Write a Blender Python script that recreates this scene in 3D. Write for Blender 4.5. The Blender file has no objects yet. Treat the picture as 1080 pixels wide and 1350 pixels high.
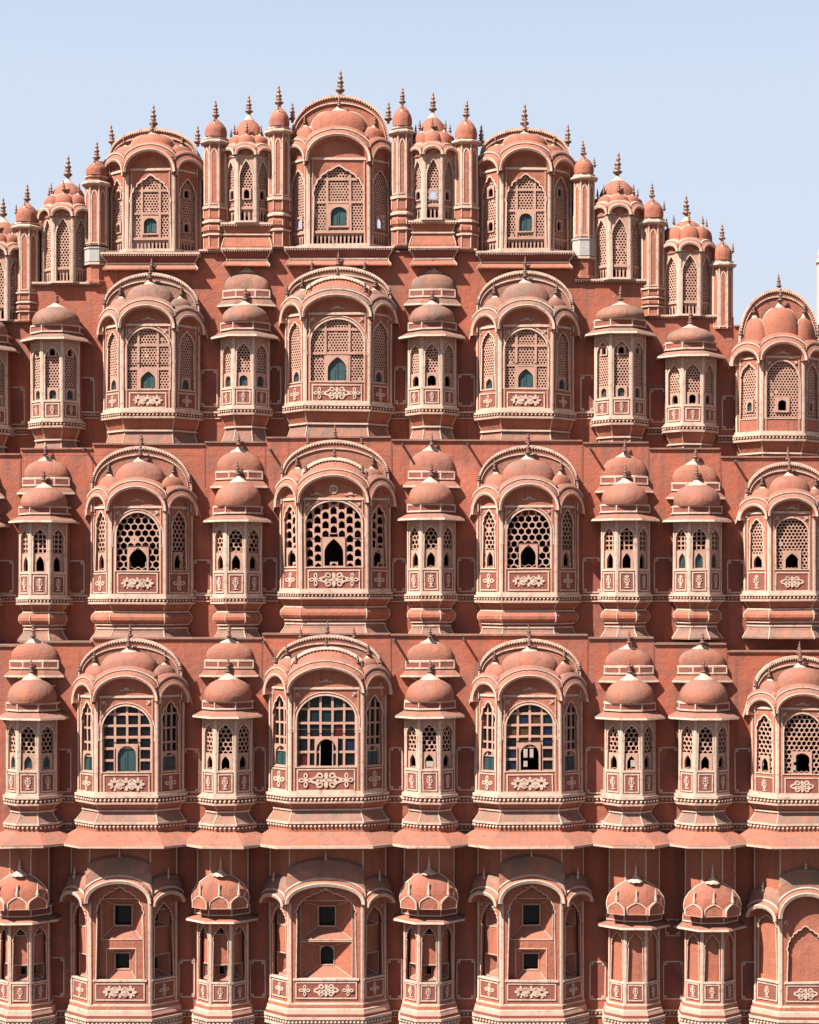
import bpy, math, random
from mathutils import Vector, noise as mnoise
from mathutils.geometry import tessellate_polygon
random.seed(4)
sc = bpy.context.scene
C = sc.collection

# ------------------------------------------------------------------ camera, sky, sun, exposure
F, PX0, PY0, EYE = 2400.0, 605.0, 785.0, 11.0          # focal length in photo pixels, vanishing point, eye height
cd = bpy.data.cameras.new('camera'); cam = bpy.data.objects.new('camera', cd); C.objects.link(cam)
cam.location = (0, 0, EYE); cam.rotation_euler = (math.pi / 2, 0, 0)
cd.sensor_fit = 'HORIZONTAL'; cd.sensor_width = 36; cd.lens = 36 * F / 1080
cd.shift_x = (540 - PX0) / 1080; cd.shift_y = (PY0 - 675) / 1080
cd.clip_start = .1; cd.clip_end = 6000
sc.camera = cam

SUN = Vector((1.22, 1.0, -1.85)).normalized()            # direction the light travels
elev = math.asin(-SUN.z)
w = bpy.data.worlds.new('World'); sc.world = w; w.use_nodes = True
nt = w.node_tree; bg = nt.nodes['Background']
sky = nt.nodes.new('ShaderNodeTexSky'); sky.sky_type = 'NISHITA'; sky.sun_disc = False
sky.sun_elevation = elev; sky.sun_rotation = math.atan2(-SUN.x, -SUN.y)
sky.altitude = 0; sky.air_density = 1.0; sky.dust_density = 1.2; sky.ozone_density = 2.2
tc = nt.nodes.new('ShaderNodeTexCoord'); sx = nt.nodes.new('ShaderNodeSeparateXYZ'); nt.links.new(tc.outputs['Generated'], sx.inputs[0])
mr = nt.nodes.new('ShaderNodeMapRange'); mr.interpolation_type = 'SMOOTHSTEP'; nt.links.new(sx.outputs[2], mr.inputs[0])      # hazy air: pale towards the horizon, clear sky overhead
for i, v in ((1, .26), (2, .52), (3, 1.0), (4, .0)): mr.inputs[i].default_value = v
mx = nt.nodes.new('ShaderNodeMix'); mx.data_type = 'RGBA'; nt.links.new(mr.outputs[0], mx.inputs[0]); nt.links.new(sky.outputs[0], mx.inputs[6])
hz = nt.nodes.new('ShaderNodeMapRange'); hz.data_type = 'FLOAT_VECTOR'; nt.links.new(sx.outputs[2], hz.inputs[6])
hz.inputs[7].default_value = (0, 0, 0); hz.inputs[8].default_value = (.34, .34, .34); hz.inputs[9].default_value = (4.75, 5.15, 5.75); hz.inputs[10].default_value = (3.95, 4.62, 5.78)
nt.links.new(hz.outputs[1], mx.inputs[7]); nt.links.new(mx.outputs[2], bg.inputs[0]); bg.inputs[1].default_value = 0.05
sl = bpy.data.lights.new('sun', 'SUN'); sl.energy = 5.0; sl.angle = math.radians(.5); sl.color = (1, .95, .87)
so = bpy.data.objects.new('sun', sl); C.objects.link(so)
so.rotation_euler = SUN.to_track_quat('-Z', 'Y').to_euler(); so.location = (-20, -10, 40)
sc.view_settings.view_transform = 'Standard'; sc.view_settings.look = 'None'
sc.view_settings.exposure = 1.66; sc.view_settings.gamma = 1; sc.view_settings.use_curve_mapping = False

# ------------------------------------------------------------------ materials
M = {}
def mat(name, col, rough=.85, var=.16, stain=0.0, stain_col=(.16, .07, .05), scale=1.0, bump=.25, metal=0, wear=0, wear_col=(.5, .2, .13), grime=0, dust=0, streak=0):
    if name in ('plaster', 'wall_plaster', 'panel_red', 'weathered', 'aged_plaster', 'cream', 'lattice', 'pale_stone'): k_ = .43 if name in ('cream', 'lattice') else .325; col = tuple(c * k_ for c in col); wear_col = tuple(c * .34 for c in wear_col); stain_col = tuple(c * .7 for c in stain_col)
    m = bpy.data.materials.new(name); m.use_nodes = True; t = m.node_tree; N = t.nodes; L = t.links
    b = N['Principled BSDF']; b.inputs['Roughness'].default_value = rough; b.inputs['Metallic'].default_value = metal
    geo = N.new('ShaderNodeNewGeometry')
    def noise(sx, detail, vec=None, sz=None):
        mp = N.new('ShaderNodeMapping'); mp.inputs['Scale'].default_value = (sx, sx, sx if sz is None else sz)
        L.new(geo.outputs['Position'], mp.inputs[0])
        n = N.new('ShaderNodeTexNoise'); n.inputs['Scale'].default_value = 1; n.inputs['Detail'].default_value = detail
        n.inputs['Roughness'].default_value = .62
        L.new(mp.outputs[0], n.inputs[0]); return n.outputs['Fac']
    def ramp(src, a, b_):
        r = N.new('ShaderNodeMapRange'); r.inputs[1].default_value = a; r.inputs[2].default_value = b_
        L.new(src, r.inputs[0]); return r.outputs[0]
    def mix(fac, a, b_, mul=1.0):
        x = N.new('ShaderNodeMix'); x.data_type = 'RGBA'
        if mul != 1.0:
            q = N.new('ShaderNodeMath'); q.operation = 'MULTIPLY'; q.inputs[1].default_value = mul; L.new(fac, q.inputs[0]); fac = q.outputs[0]
        L.new(fac, x.inputs[0])
        for i, v in ((6, a), (7, b_)):
            if isinstance(v, tuple): x.inputs[i].default_value = (*v, 1)
            else: L.new(v, x.inputs[i])
        return x.outputs[2]
    lo = tuple(c * (1 - var) for c in col); hi = tuple(min(1, c * (1 + var)) for c in col)
    c = mix(ramp(noise(1.6 * scale, 5), .3, .7), lo, hi)
    c = mix(ramp(noise(26 * scale, 3), .35, .7), c, tuple(x * .8 for x in col), .45)
    if wear: c = mix(ramp(noise(11 * scale, 6), .52, .66), c, wear_col, wear)
    if stain: c = mix(ramp(noise(4.2, 5, sz=.55), .52, .72), c, stain_col, stain)
    if grime: c = mix(ramp(noise(3.3, 7), .42, .62), c, (.105, .072, .056), grime)
    if dust:      # dust and soot that settle on what faces the sky
        sn = N.new('ShaderNodeSeparateXYZ'); L.new(geo.outputs['True Normal'], sn.inputs[0])
        q = N.new('ShaderNodeMath'); q.operation = 'MULTIPLY'; L.new(ramp(sn.outputs[2], .25, .8), q.inputs[0]); L.new(ramp(noise(5, 6), .36, .62), q.inputs[1])
        c = mix(q.outputs[0], c, (.115, .078, .06), dust)
    if streak:    # rain streaks
        c = mix(ramp(noise(9, 4, sz=.35), .54, .74), c, (.085, .036, .028), streak)
        c = mix(ramp(noise(.9, 6), .56, .70), c, tuple(min(1, x * 1.35 + .03) for x in col), .5)
        c = mix(ramp(noise(60, 2), .60, .70), c, tuple(x * .45 for x in col), .45)
    L.new(c, b.inputs['Base Color'])
    if name.startswith('glass'): b.inputs['Specular IOR Level'].default_value = .18
    if bump:
        bp = N.new('ShaderNodeBump'); bp.inputs['Strength'].default_value = bump; bp.inputs['Distance'].default_value = .012
        L.new(noise(34 * scale, 4), bp.inputs['Height'])
        b2 = N.new('ShaderNodeBump'); b2.inputs['Strength'].default_value = bump * 1.1; b2.inputs['Distance'].default_value = .03
        L.new(noise(7.5 * scale, 3), b2.inputs['Height']); L.new(b2.outputs[0], bp.inputs['Normal']); L.new(bp.outputs[0], b.inputs['Normal'])
    M[name] = m; return m
mat('plaster', (.76, .222, .114), stain=.40, dust=.55, streak=.6, bump=.45, grime=.1)
mat('wall_plaster', (.76, .180, .084), stain=.55, streak=.75, bump=.4, var=.2, grime=.3)
mat('panel_red', (.48, .115, .07), stain=.35, streak=.4)
mat('weathered', (.64, .25, .15), stain=.5, grime=.85, dust=.6, streak=.5, bump=.5)
mat('aged_plaster', (.72, .228, .124), stain=.45, grime=.4, dust=.55, streak=.5, bump=.45)
mat('cream', (.91, .63, .48), var=.12, wear=.6, wear_col=(.62, .28, .19), bump=.15, stain=.3, dust=.12)
mat('lattice', (.74, .405, .29), var=.12, wear=.4, wear_col=(.58, .27, .18), bump=.1, stain=.3)
mat('pale_stone', (.80, .74, .66), var=.12, stain=.4, stain_col=(.3, .22, .17), bump=.2)
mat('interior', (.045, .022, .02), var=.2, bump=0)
mat('teal_wood', (.008, .032, .033), rough=.55, var=.35, scale=3, bump=.1)
mat('brass', (.15, .068, .036), rough=.5, var=.3, metal=.25, scale=4, bump=0)
mat('glass_dark', (.004, .0045, .006), rough=.3, var=.3, bump=0)
mat('glass_red', (.05, .007, .008), rough=.3, bump=0)
mat('glass_blue', (.006, .011, .032), rough=.3, bump=0)
mat('glass_amber', (.045, .021, .008), rough=.3, bump=0)
mat('glass_teal', (.005, .014, .018), rough=.3, bump=0)
mat('iron', (.06, .045, .04), rough=.6, bump=.1)
mat('ground', (.16, .12, .088), var=.2, scale=.4)
mat('paving', (.09, .07, .06), var=.2)
mat('finial_brown', (.11, .046, .03), rough=.7, var=.3, scale=3, bump=.1)
mat('asphalt', (.055, .053, .05), var=.2)
mat('far_stone', (.36, .28, .22), var=.08)

# ------------------------------------------------------------------ mesh helpers (local units are photo pixels at the bay's own distance)
def wob(x, y, z, l):
    if l is None: return (x, y, z)
    p = Vector((x + l[0], (y + l[1]) * .6, z + l[2])); a = mnoise.noise_vector(p * .9) * .012 + mnoise.noise_vector(p * 3.1) * .006
    return (x + a.x, y + a.y * .5, z + a.z)
class MB:
    def __init__(s): s.v = []; s.f = []; s.m = []; s.sm = []
    def rows(s, rings, mats, smooth, closed):
        k = len(rings[0]); b = len(s.v)
        for r in rings: s.v.extend(r)
        for j in range(len(rings) - 1):
            for i in range(k if closed else k - 1):
                q = (i + 1) % k; s.f.append([b + j * k + i, b + j * k + q, b + j * k + k + q, b + j * k + k + i]); s.m.append(mats[j]); s.sm.append(smooth)
    def add(s, vs, fs, m, smooth=False):
        k = len(s.v); s.v.extend(vs)
        for f in fs: s.f.append([i + k for i in f]); s.m.append(m); s.sm.append(smooth)
    def build(s, name, parent=None, scale=1.0, loc=(0, 0, 0), at=None):
        me = bpy.data.meshes.new(name)
        me.from_pydata([wob(x * scale, y * scale, z * scale, at or loc) for x, y, z in s.v], [], s.f)
        names = list(dict.fromkeys(s.m))
        for n in names: me.materials.append(M[n])
        ix = {n: i for i, n in enumerate(names)}
        me.polygons.foreach_set('material_index', [ix[n] for n in s.m])
        me.polygons.foreach_set('use_smooth', s.sm)
        me.update()
        o = bpy.data.objects.new(name, me); C.objects.link(o)
        o.parent = parent; o.location = loc
        return o

def frame(ox, oy, ux, uy):
    nx, ny = uy, -ux
    return lambda u, v, n: (ox + ux * u + nx * n, oy + uy * u + ny * n, v)
R2 = math.sqrt(.5)
def faces3(W, f):
    d = W - f; hw = d * R2
    return [(frame(0, 0, 1, 0), f), (frame(-(W + f) / 2, d / 2, R2, -R2), hw), (frame((W + f) / 2, d / 2, R2, R2), hw)]
def plan(W, f, D):
    d = W - f
    return [(-W, D), (-W, d), (-f, 0), (f, 0), (W, d), (W, D)]
def offset(pts, o):
    nn = []
    for (x0, y0), (x1, y1) in zip(pts, pts[1:]):
        l = math.hypot(x1 - x0, y1 - y0); nn.append(((y1 - y0) / l, -(x1 - x0) / l))
    out = []
    for i, (x, y) in enumerate(pts):
        a = nn[max(0, i - 1)]; b = nn[min(i, len(nn) - 1)]
        k = o / (1 + a[0] * b[0] + a[1] * b[1])
        out.append((x + (a[0] + b[0]) * k, y + (a[1] + b[1]) * k))
    return out

def rod(mb, p, q, r, m, n=4):
    p = Vector(p); q = Vector(q); d = (q - p)
    if d.length < 1e-6: return
    d.normalize(); a = d.orthogonal().normalized(); b = d.cross(a)
    vs = []
    for c in (p, q):
        for i in range(n):
            t = 2 * math.pi * (i + .5) / n; vs.append(tuple(c + (a * math.cos(t) + b * math.sin(t)) * r))
    mb.add(vs, [(i, (i + 1) % n, n + (i + 1) % n, n + i) for i in range(n)] + [tuple(range(n)), tuple(range(n, 2 * n))], m)
def band(mb, pl, prof, m, ribs=None, cap_top=False, cap_bot=False, smooth=False):
    """prof: (offset, z[, material of the strip leaving this ring])"""
    rings = [[(x, y, p[1]) for x, y in offset(pl, p[0])] for p in prof]
    k = len(pl)
    for j in range(len(rings) - 1):
        mm = prof[j][2] if len(prof[j]) > 2 else m
        mb.add(rings[j] + rings[j + 1], [(i, i + 1, k + i + 1, k + i) for i in range(k - 1)], mm)
        if ribs and mm == m:
            for i in range(1, k - 1): rod(mb, rings[j][i], rings[j + 1][i], .85, ribs)
    if cap_top: mb.add(rings[0], [tuple(range(k))], m)
    if cap_bot: mb.add(rings[-1], [tuple(range(k))], m)
def plate(mb, fr, poly, n0, n1, m, smooth=False):
    k = len(poly)
    mb.add([fr(u, v, n1) for u, v in poly], [tuple(range(k))], m)
    mb.add([fr(u, v, n1) for u, v in poly] + [fr(u, v, n0) for u, v in poly], [(i, (i + 1) % k, k + (i + 1) % k, k + i) for i in range(k)], m)
def rect(u0, u1, v0, v1): return [(u0, v0), (u1, v0), (u1, v1), (u0, v1)]
def bar(mb, fr, u0, u1, v0, v1, n0, n1, m): plate(mb, fr, rect(u0, u1, v0, v1), n0, n1, m)
def ring(mb, fr, outer, inner, n0, n1, m):
    k = len(outer)
    vs = [fr(u, v, n1) for u, v in outer] + [fr(u, v, n1) for u, v in inner] + [fr(u, v, n0) for u, v in outer] + [fr(u, v, n0) for u, v in inner]
    fs = []
    for i in range(k):
        j = (i + 1) % k
        fs += [(i, j, k + j, k + i), (i, j, 2 * k + j, 2 * k + i), (k + i, k + j, 3 * k + j, 3 * k + i)]
    mb.add(vs, fs, m)
def holed(mb, fr, outer, holes, n0, n1, m, back=False):
    loops = [[Vector((u, v, 0)) for u, v in lp] for lp in [outer] + holes]
    tris = tessellate_polygon(loops)
    flat = [(p.x, p.y) for lp in loops for p in lp]
    mb.add([fr(u, v, n1) for u, v in flat], [tuple(t) for t in tris], m)
    if back: mb.add([fr(u, v, n0) for u, v in flat], [tuple(t) for t in tris], m)
    for lp in [outer] + holes:
        k = len(lp)
        mb.add([fr(u, v, n1) for u, v in lp] + [fr(u, v, n0) for u, v in lp], [(i, (i + 1) % k, k + (i + 1) % k, k + i) for i in range(k)], m)
def lathe(mb, cx, cy, prof, m, n=16, smooth=True, sx=1, sy=1, phase=0, a0=0, a1=2 * math.pi):
    full = abs(a1 - a0 - 2 * math.pi) < 1e-6; k = n if full else n + 1
    vs = []
    for p in prof:
        for i in range(k):
            t = a0 + (a1 - a0) * i / n + phase
            vs.append((cx + p[0] * math.cos(t) * sx, cy + p[0] * math.sin(t) * sy, p[1]))
    mb.rows([vs[j * k:(j + 1) * k] for j in range(len(prof))], [p[2] if len(p) > 2 else m for p in prof], smooth, full)
    for e, p in ((0, prof[0]), (len(prof) - 1, prof[-1])):
        if p[0] > .3 and full: mb.add(vs[e * k:(e + 1) * k], [tuple(range(k))], m)
def bead(mb, c, r, m, sz=1.0):
    x, y, z = c
    vs = [(x, y, z + r * sz)] + [(x + r * math.cos(a), y + r * math.sin(a), z + r * .25 * sz) for a in [i * math.pi / 3 for i in range(6)]] + [(x, y, z - r * 1.15 * sz)]
    mb.add(vs, [(0, i + 1, (i + 1) % 6 + 1) for i in range(6)] + [(7, (i + 1) % 6 + 1, i + 1) for i in range(6)], m, True)
def beads(mb, pl, o, z, pitch, r, m):
    pts = offset(pl, o)
    for (x0, y0), (x1, y1) in zip(pts, pts[1:]):
        l = math.hypot(x1 - x0, y1 - y0); n = max(1, round(l / pitch))
        for i in range(n): t = (i + .5) / n; bead(mb, (x0 + (x1 - x0) * t, y0 + (y1 - y0) * t, z), r, m, 1.15)

# outlines
def arch(w_, z0, zs, zt, kind='round', n=14, k=5, a=1.5):
    """closed outline: foot, spring line zs, crown zt"""
    top = []
    for i in range(n + 1):
        t = i / n
        if kind == 'round': th = t * math.pi / 2; x, z = w_ * math.cos(th), zs + (zt - zs) * math.sin(th)
        else:
            x = w_ * (1 - t ** 1.9); z = zs + (zt - zs) * t
            if kind == 'cusp':
                th = t * math.pi / 2; x = w_ * max(0, math.cos(th)) ** .9; z = zs + (zt - zs) * (.87 * math.sin(th) + .13 * t ** 7)
                lob = abs(math.sin(k * math.pi * t)) - 1
                x = max(0, x + a * lob * (1 if t < .93 else 0)); z += a * lob * t * (1 if t < .93 else 0)
        top.append((x, z))
    r = [(w_, z0)] + top
    l = [(-x, z) for x, z in reversed(r)]
    if abs(l[0][0]) < 1e-6: l = l[1:]
    return r + l
def ell(cu, cv, a, b, ang=0, n=10):
    c, s = math.cos(ang), math.sin(ang)
    return [(cu + a * math.cos(t) * c - b * math.sin(t) * s, cv + a * math.cos(t) * s + b * math.sin(t) * c) for t in [2 * math.pi * i / n for i in range(n)]]
# painted plaster motifs
class Mot:
    def __init__(s, mb, fr, n, m='cream'): s.mb = mb; s.fr = fr; s.n = n; s.m = m; s.k = 0
    def p(s, poly): s.k += 1; plate(s.mb, s.fr, poly, s.n - .4, s.n + .5 + .2 * (s.k % 7), s.m)
    def r(s, cu, cv, a, b, ang=0, th=.45): s.k += 1; ring(s.mb, s.fr, ell(cu, cv, a, b, ang), ell(cu, cv, a * th, b * th * .8, ang), s.n - .4, s.n + .5 + .2 * (s.k % 7), s.m)
    def cross(s, u, v, q):
        for i in range(4):
            an = i * math.pi / 2; s.r(u + math.cos(an) * q * .58, v + math.sin(an) * q * .58, q * .46, q * .30, an, .5)
        s.p(ell(u, v, q * .2, q * .2))
    def rosette(s, u, v, q):
        for i in range(4):
            an = i * math.pi / 2; s.p(ell(u + math.cos(an) * q * .6, v + math.sin(an) * q * .6, q * .42, q * .24, an))
            an += math.pi / 4; s.p(ell(u + math.cos(an) * q * .58, v + math.sin(an) * q * .58, q * .34, q * .17, an, 8))
    def medallion(s, u, v, q):
        for sx in (-1, 1):
            s.p(ell(u + sx * q * .42, v, q * .36, q * .22)); s.r(u + sx * q * 1.35, v, q * .55, q * .38, 0, .45)
            for sy in (-1, 1):
                s.r(u + sx * q * .72, v + sy * q * .56, q * .42, q * .34, sx * sy * .5, .5)
                s.p(ell(u + sx * q * 1.12, v + sy * q * .42, q * .3, q * .13, -sx * sy * .7, 8))
        for sy in (-1, 1): s.p(ell(u, v + sy * q * .5, q * .24, q * .42))
    def triple(s, u, v, q):
        for k in (-1, 0, 1): s.rosette(u + k * q * 1.75, v, q)
        for k in (-.5, .5):
            for sy in (-1, 1): s.r(u + k * q * 1.75, v + sy * q * .5, q * .34, q * .28, 0, .4)
    def vase(s, u, v, q):
        s.p(ell(u, v - q * .92, q * .46, q * .1, 0, 8)); s.p(rect(u - q * .1, u + q * .1, v - q * .85, v - q * .6)); s.p(ell(u, v - q * .42, q * .27, q * .27)); s.p(rect(u - q * .08, u + q * .08, v - q * .2, v + q * .6))
        for sx in (-1, 1):
            s.p(ell(u + sx * q * .32, v - q * .02, q * .28, q * .1, sx * .9, 8)); s.p(ell(u + sx * q * .30, v + q * .36, q * .26, q * .09, sx * .7, 8)); s.p(ell(u + sx * q * .24, v + q * .74, q * .22, q * .09, sx * 1.0, 8))
        s.p(ell(u, v + q * .82, q * .12, q * .26))
    def spray(s, u, v, q, fl=1):
        for an in (.2, .8, 1.4): s.p(ell(u + fl * math.cos(an) * q * .6, v - math.sin(an) * q * .6, q * .42, q * .17, -fl * an, 7))
        s.p(ell(u + fl * q * .95, v - q * .85, q * .24, q * .24, 0, 7))
    def tuft(s, u, v, q):
        for an in (-1.2, -.6, 0, .6, 1.2): s.p(ell(u + math.sin(an) * q * .6, v + math.cos(an) * q * .5, q * .4, q * .14, math.pi / 2 - an, 7))
        for sx in (-1, 1): s.p(ell(u + sx * q * 1.3, v, q * .6, q * .14, sx * .2, 7))

# pierced screens
def cell(mb, fr, outer, hole, n, m, lim, th=2.0):
    cl = lambda p: (min(max(p[0], lim[0]), lim[1]), min(max(p[1], lim[2]), lim[3]))
    outer = [cl(p) for p in outer]; hole = [cl(p) for p in hole]; k = len(outer)
    vs = [fr(u, v, n) for u, v in outer] + [fr(u, v, n) for u, v in hole] + [fr(u, v, n - th) for u, v in hole]
    fs = []
    for i in range(k):
        j = (i + 1) % k; fs += [(i, j, k + j, k + i), (k + i, k + j, 2 * k + j, 2 * k + i)]
    mb.add(vs, fs, m)
HOLES = {'fine': (4.0, 1.4), 'mid': (4.8, 1.3), 'hex': (9.4, 1.5), 'hexs': (6.6, 1.3)}
def lattice(mb, fr, u0, u1, v0, v1, kind, n=-3.0, skip=(), m='lattice', mar=3.0, sq=(15, 15.5, 3.0)):
    lim = (u0 - mar, u1 + mar, v0 - 2, v1 + mar)
    def sk(u, v): return any(a < u < b and c < v < d for a, b, c, d in skip)
    if kind in HOLES:
        p, b = HOLES[kind]; r = p / math.sqrt(3); rh = r * (p - b) / p; dv = p * .866
        nr = int((v1 - v0) / dv) + 3; nc = int((u1 - u0) / p / 2) + 2
        for j in range(-1, nr):
            for i in range(-nc, nc + 1):
                cu = (u0 + u1) / 2 + (i + (.5 if j % 2 else 0)) * p; cv = v0 + j * dv
                if cu < u0 - p / 2 or cu > u1 + p / 2 or cv > v1 + p / 2 or sk(cu, cv): continue
                an = [math.pi / 2 + k * math.pi / 3 for k in range(6)]; q_ = random.random(); rh = r * (p - b) / p * (.25 if q_ < .018 else random.uniform(.9, 1.04))
                cell(mb, fr, [(cu + r * math.cos(a), cv + r * math.sin(a)) for a in an], [(cu + rh * math.cos(a), cv + rh * math.sin(a)) for a in an], n, m, lim)
        return
    if kind == 'sq': pw, ph, b = sq
    elif kind == 'sqs': pw, ph, b = 5.6, 6.2, 1.7
    elif kind == 'tile': pw, ph, b = 10.6, 12.4, 2.2
    elif kind == 'bal': pw, ph, b = 5.0, (v1 - v0), 2.0
    nc = max(1, round((u1 - u0) / pw)); pw = (u1 - u0) / nc; nr = max(1, math.ceil((v1 - v0) / ph - .05))
    for i in range(nc):
        for j in range(nr + (1 if kind == 'tile' else 0)):
            a = u0 + i * pw; c = v0 + j * ph
            if kind == 'tile' and i % 2: c -= ph / 2
            if sk(a + pw / 2, c + ph / 2): continue
            d = c + ph; e = a + pw; h = b / 2; mu = a + pw / 2; mv = (c + d) / 2
            if kind in ('sq', 'sqs'): cell(mb, fr, rect(a, e, c, d), rect(a + h, e - h, c + h, d - h), n, m, lim)
            else:
                sh = d - (ph * .32 if kind == 'tile' else min(5, ph * .4))
                cell(mb, fr, [(a, c), (mu, c), (e, c), (e, mv), (e, d), (mu, d), (a, d), (a, mv)],
                     [(a + h, c + h), (mu, c + h), (e - h, c + h), (e - h, mv), (e - h * 1.3, sh), (mu, d - h), (a + h * 1.3, sh), (a + h, mv)], n, m, lim)

def arc_pts(w_, h, z0, clampu, n=20):
    out = []
    for i in range(n + 1):
        th = math.pi * (1 - i / n); u = w_ * math.cos(th)
        out.append((max(-clampu, min(clampu, u)), z0 + h * math.sin(th) ** .92))
    return out
def hood(mb, fr, f, w_, z0, h, rings, m, n=20):
    """rings: (extra d, outward n, material of the strip to the next ring)"""
    rs = [[fr(u, v, nn) for u, v in arc_pts(w_ + d, h + d, z0, f + .414 * max(nn, 0) + .1, n)] for d, nn, *_ in rings]
    for j in range(len(rs) - 1):
        mb.add(rs[j] + rs[j + 1], [(i, i + 1, n + 2 + i, n + 1 + i) for i in range(n)], rings[j][2] or m, False)
def bulb(mb, fr, a, b, cn, z0, zeq, zt, m, cap='cream', n=18, edge=None, ex=.8):
    """half dome seen from the front, ogee tip"""
    H = zt - zeq; prof = [(1, z0), (1, zeq)] + [(math.cos(t) ** ex, zeq + H * .86 * math.sin(t)) for t in [math.pi / 2 * i / 8 for i in range(1, 8)]] + [(.16, zeq + H * .90), (.05, zt)]
    rows = []
    for r, z in prof:
        rows.append([fr(a * r * math.cos(t), z, cn + b * r * math.sin(t)) for t in [math.pi * (-.06 + 1.12 * i / n) for i in range(n + 1)]])
    mb.rows(rows[:2], [m], False, False); mb.rows(rows[1:], [m] * len(rows), True, False)
    if edge:
        for sgn in (-1, 1):
            pts = [fr(sgn * a * r, z, cn + .6) for r, z in prof[1:-2]]
            for p, q in zip(pts, pts[1:]): rod(mb, p, q, .9, edge)
    if cap:
        prof2 = [(.33, zeq + H * .80), (.24, zeq + H * .9), (.13, zeq + H * 1.0), (.05, zt + H * .1)]
        k = 12; rr = []
        for jj, (r, z) in enumerate(prof2):
            rr.append([fr(a * r * math.cos(t), z - (1.3 if jj == 0 and i % 2 else 0), cn + max(b, a * .5) * r * math.sin(t)) for i, t in enumerate([2 * math.pi * i / k for i in range(k)])])
        mb.rows(rr, [cap] * 4, True, True)

FIN = [(.05, 0), (.075, .05), (.05, .09), (.13, .15), (.17, .21), (.10, .27), (.055, .31), (.13, .36), (.06, .40), (.10, .47), (.12, .52), (.05, .58), (.045, .62), (.085, .68), (.05, .74), (.03, .80), (.05, .86), (.02, .92), (.004, 1)]
class Part:
    """a part of the palace with its own sub-parts; all in pixels at distance Y, z up from the pixel row yb"""
    def __init__(s, name, cx, Y, yb, label=None):
        s.name, s.cx, s.Y, s.yb, s.s = name, cx, Y, yb, Y / F
        s.body = MB(); s.subs = []; s.label = label
    def z(s, py): return s.yb - py
    def sub(s, name, label=None): m = MB(); s.subs.append((name, m, label)); return m
    def finial(s, x, y, z0, h, fat=1.0, m='brass'):
        if m == 'plaster': m = 'finial_brown'; fat *= 1.35; h *= 1.12
        elif m == 'brass': fat *= 1.12
        g = s.sub('finial'); h *= random.uniform(.93, 1.05); ax, ay = random.gauss(0, .03), random.gauss(0, .03)
        pr = FIN if m == 'brass' or random.random() < .85 else FIN[:random.choice((14, 15, 16))]
        lathe(g, x, y, [(r * h * fat, z0 + t * h) for r, t in pr], m, 8)
        g.v = [(a + ax * (c - z0), b + ay * (c - z0), c) for a, b, c in g.v]
    def done(s, palace):
        o = s.body.build(s.name, palace, s.s, ((s.cx - PX0) * s.s, s.Y, EYE - (s.yb - PY0) * s.s))
        if s.label: o['label'] = s.label
        for n, m, lab in s.subs:
            if m.f:
                c = m.build(n, o, s.s, at=o.location)
                if lab: c['label'] = lab
        return o

# ------------------------------------------------------------------ the palace
palace = bpy.data.objects.new('palace', None); C.objects.link(palace)
palace['label'] = 'pink sandstone palace facade of stacked bay windows, domes and pierced screens'
palace['category'] = 'palace'
YG, Y4, Y3, Y2, Y1 = 30.0, 30.0, 31.2, 32.4, 32.8
D = 40.0                                               # how far the bays stand out, in pixels of their own storey

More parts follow.
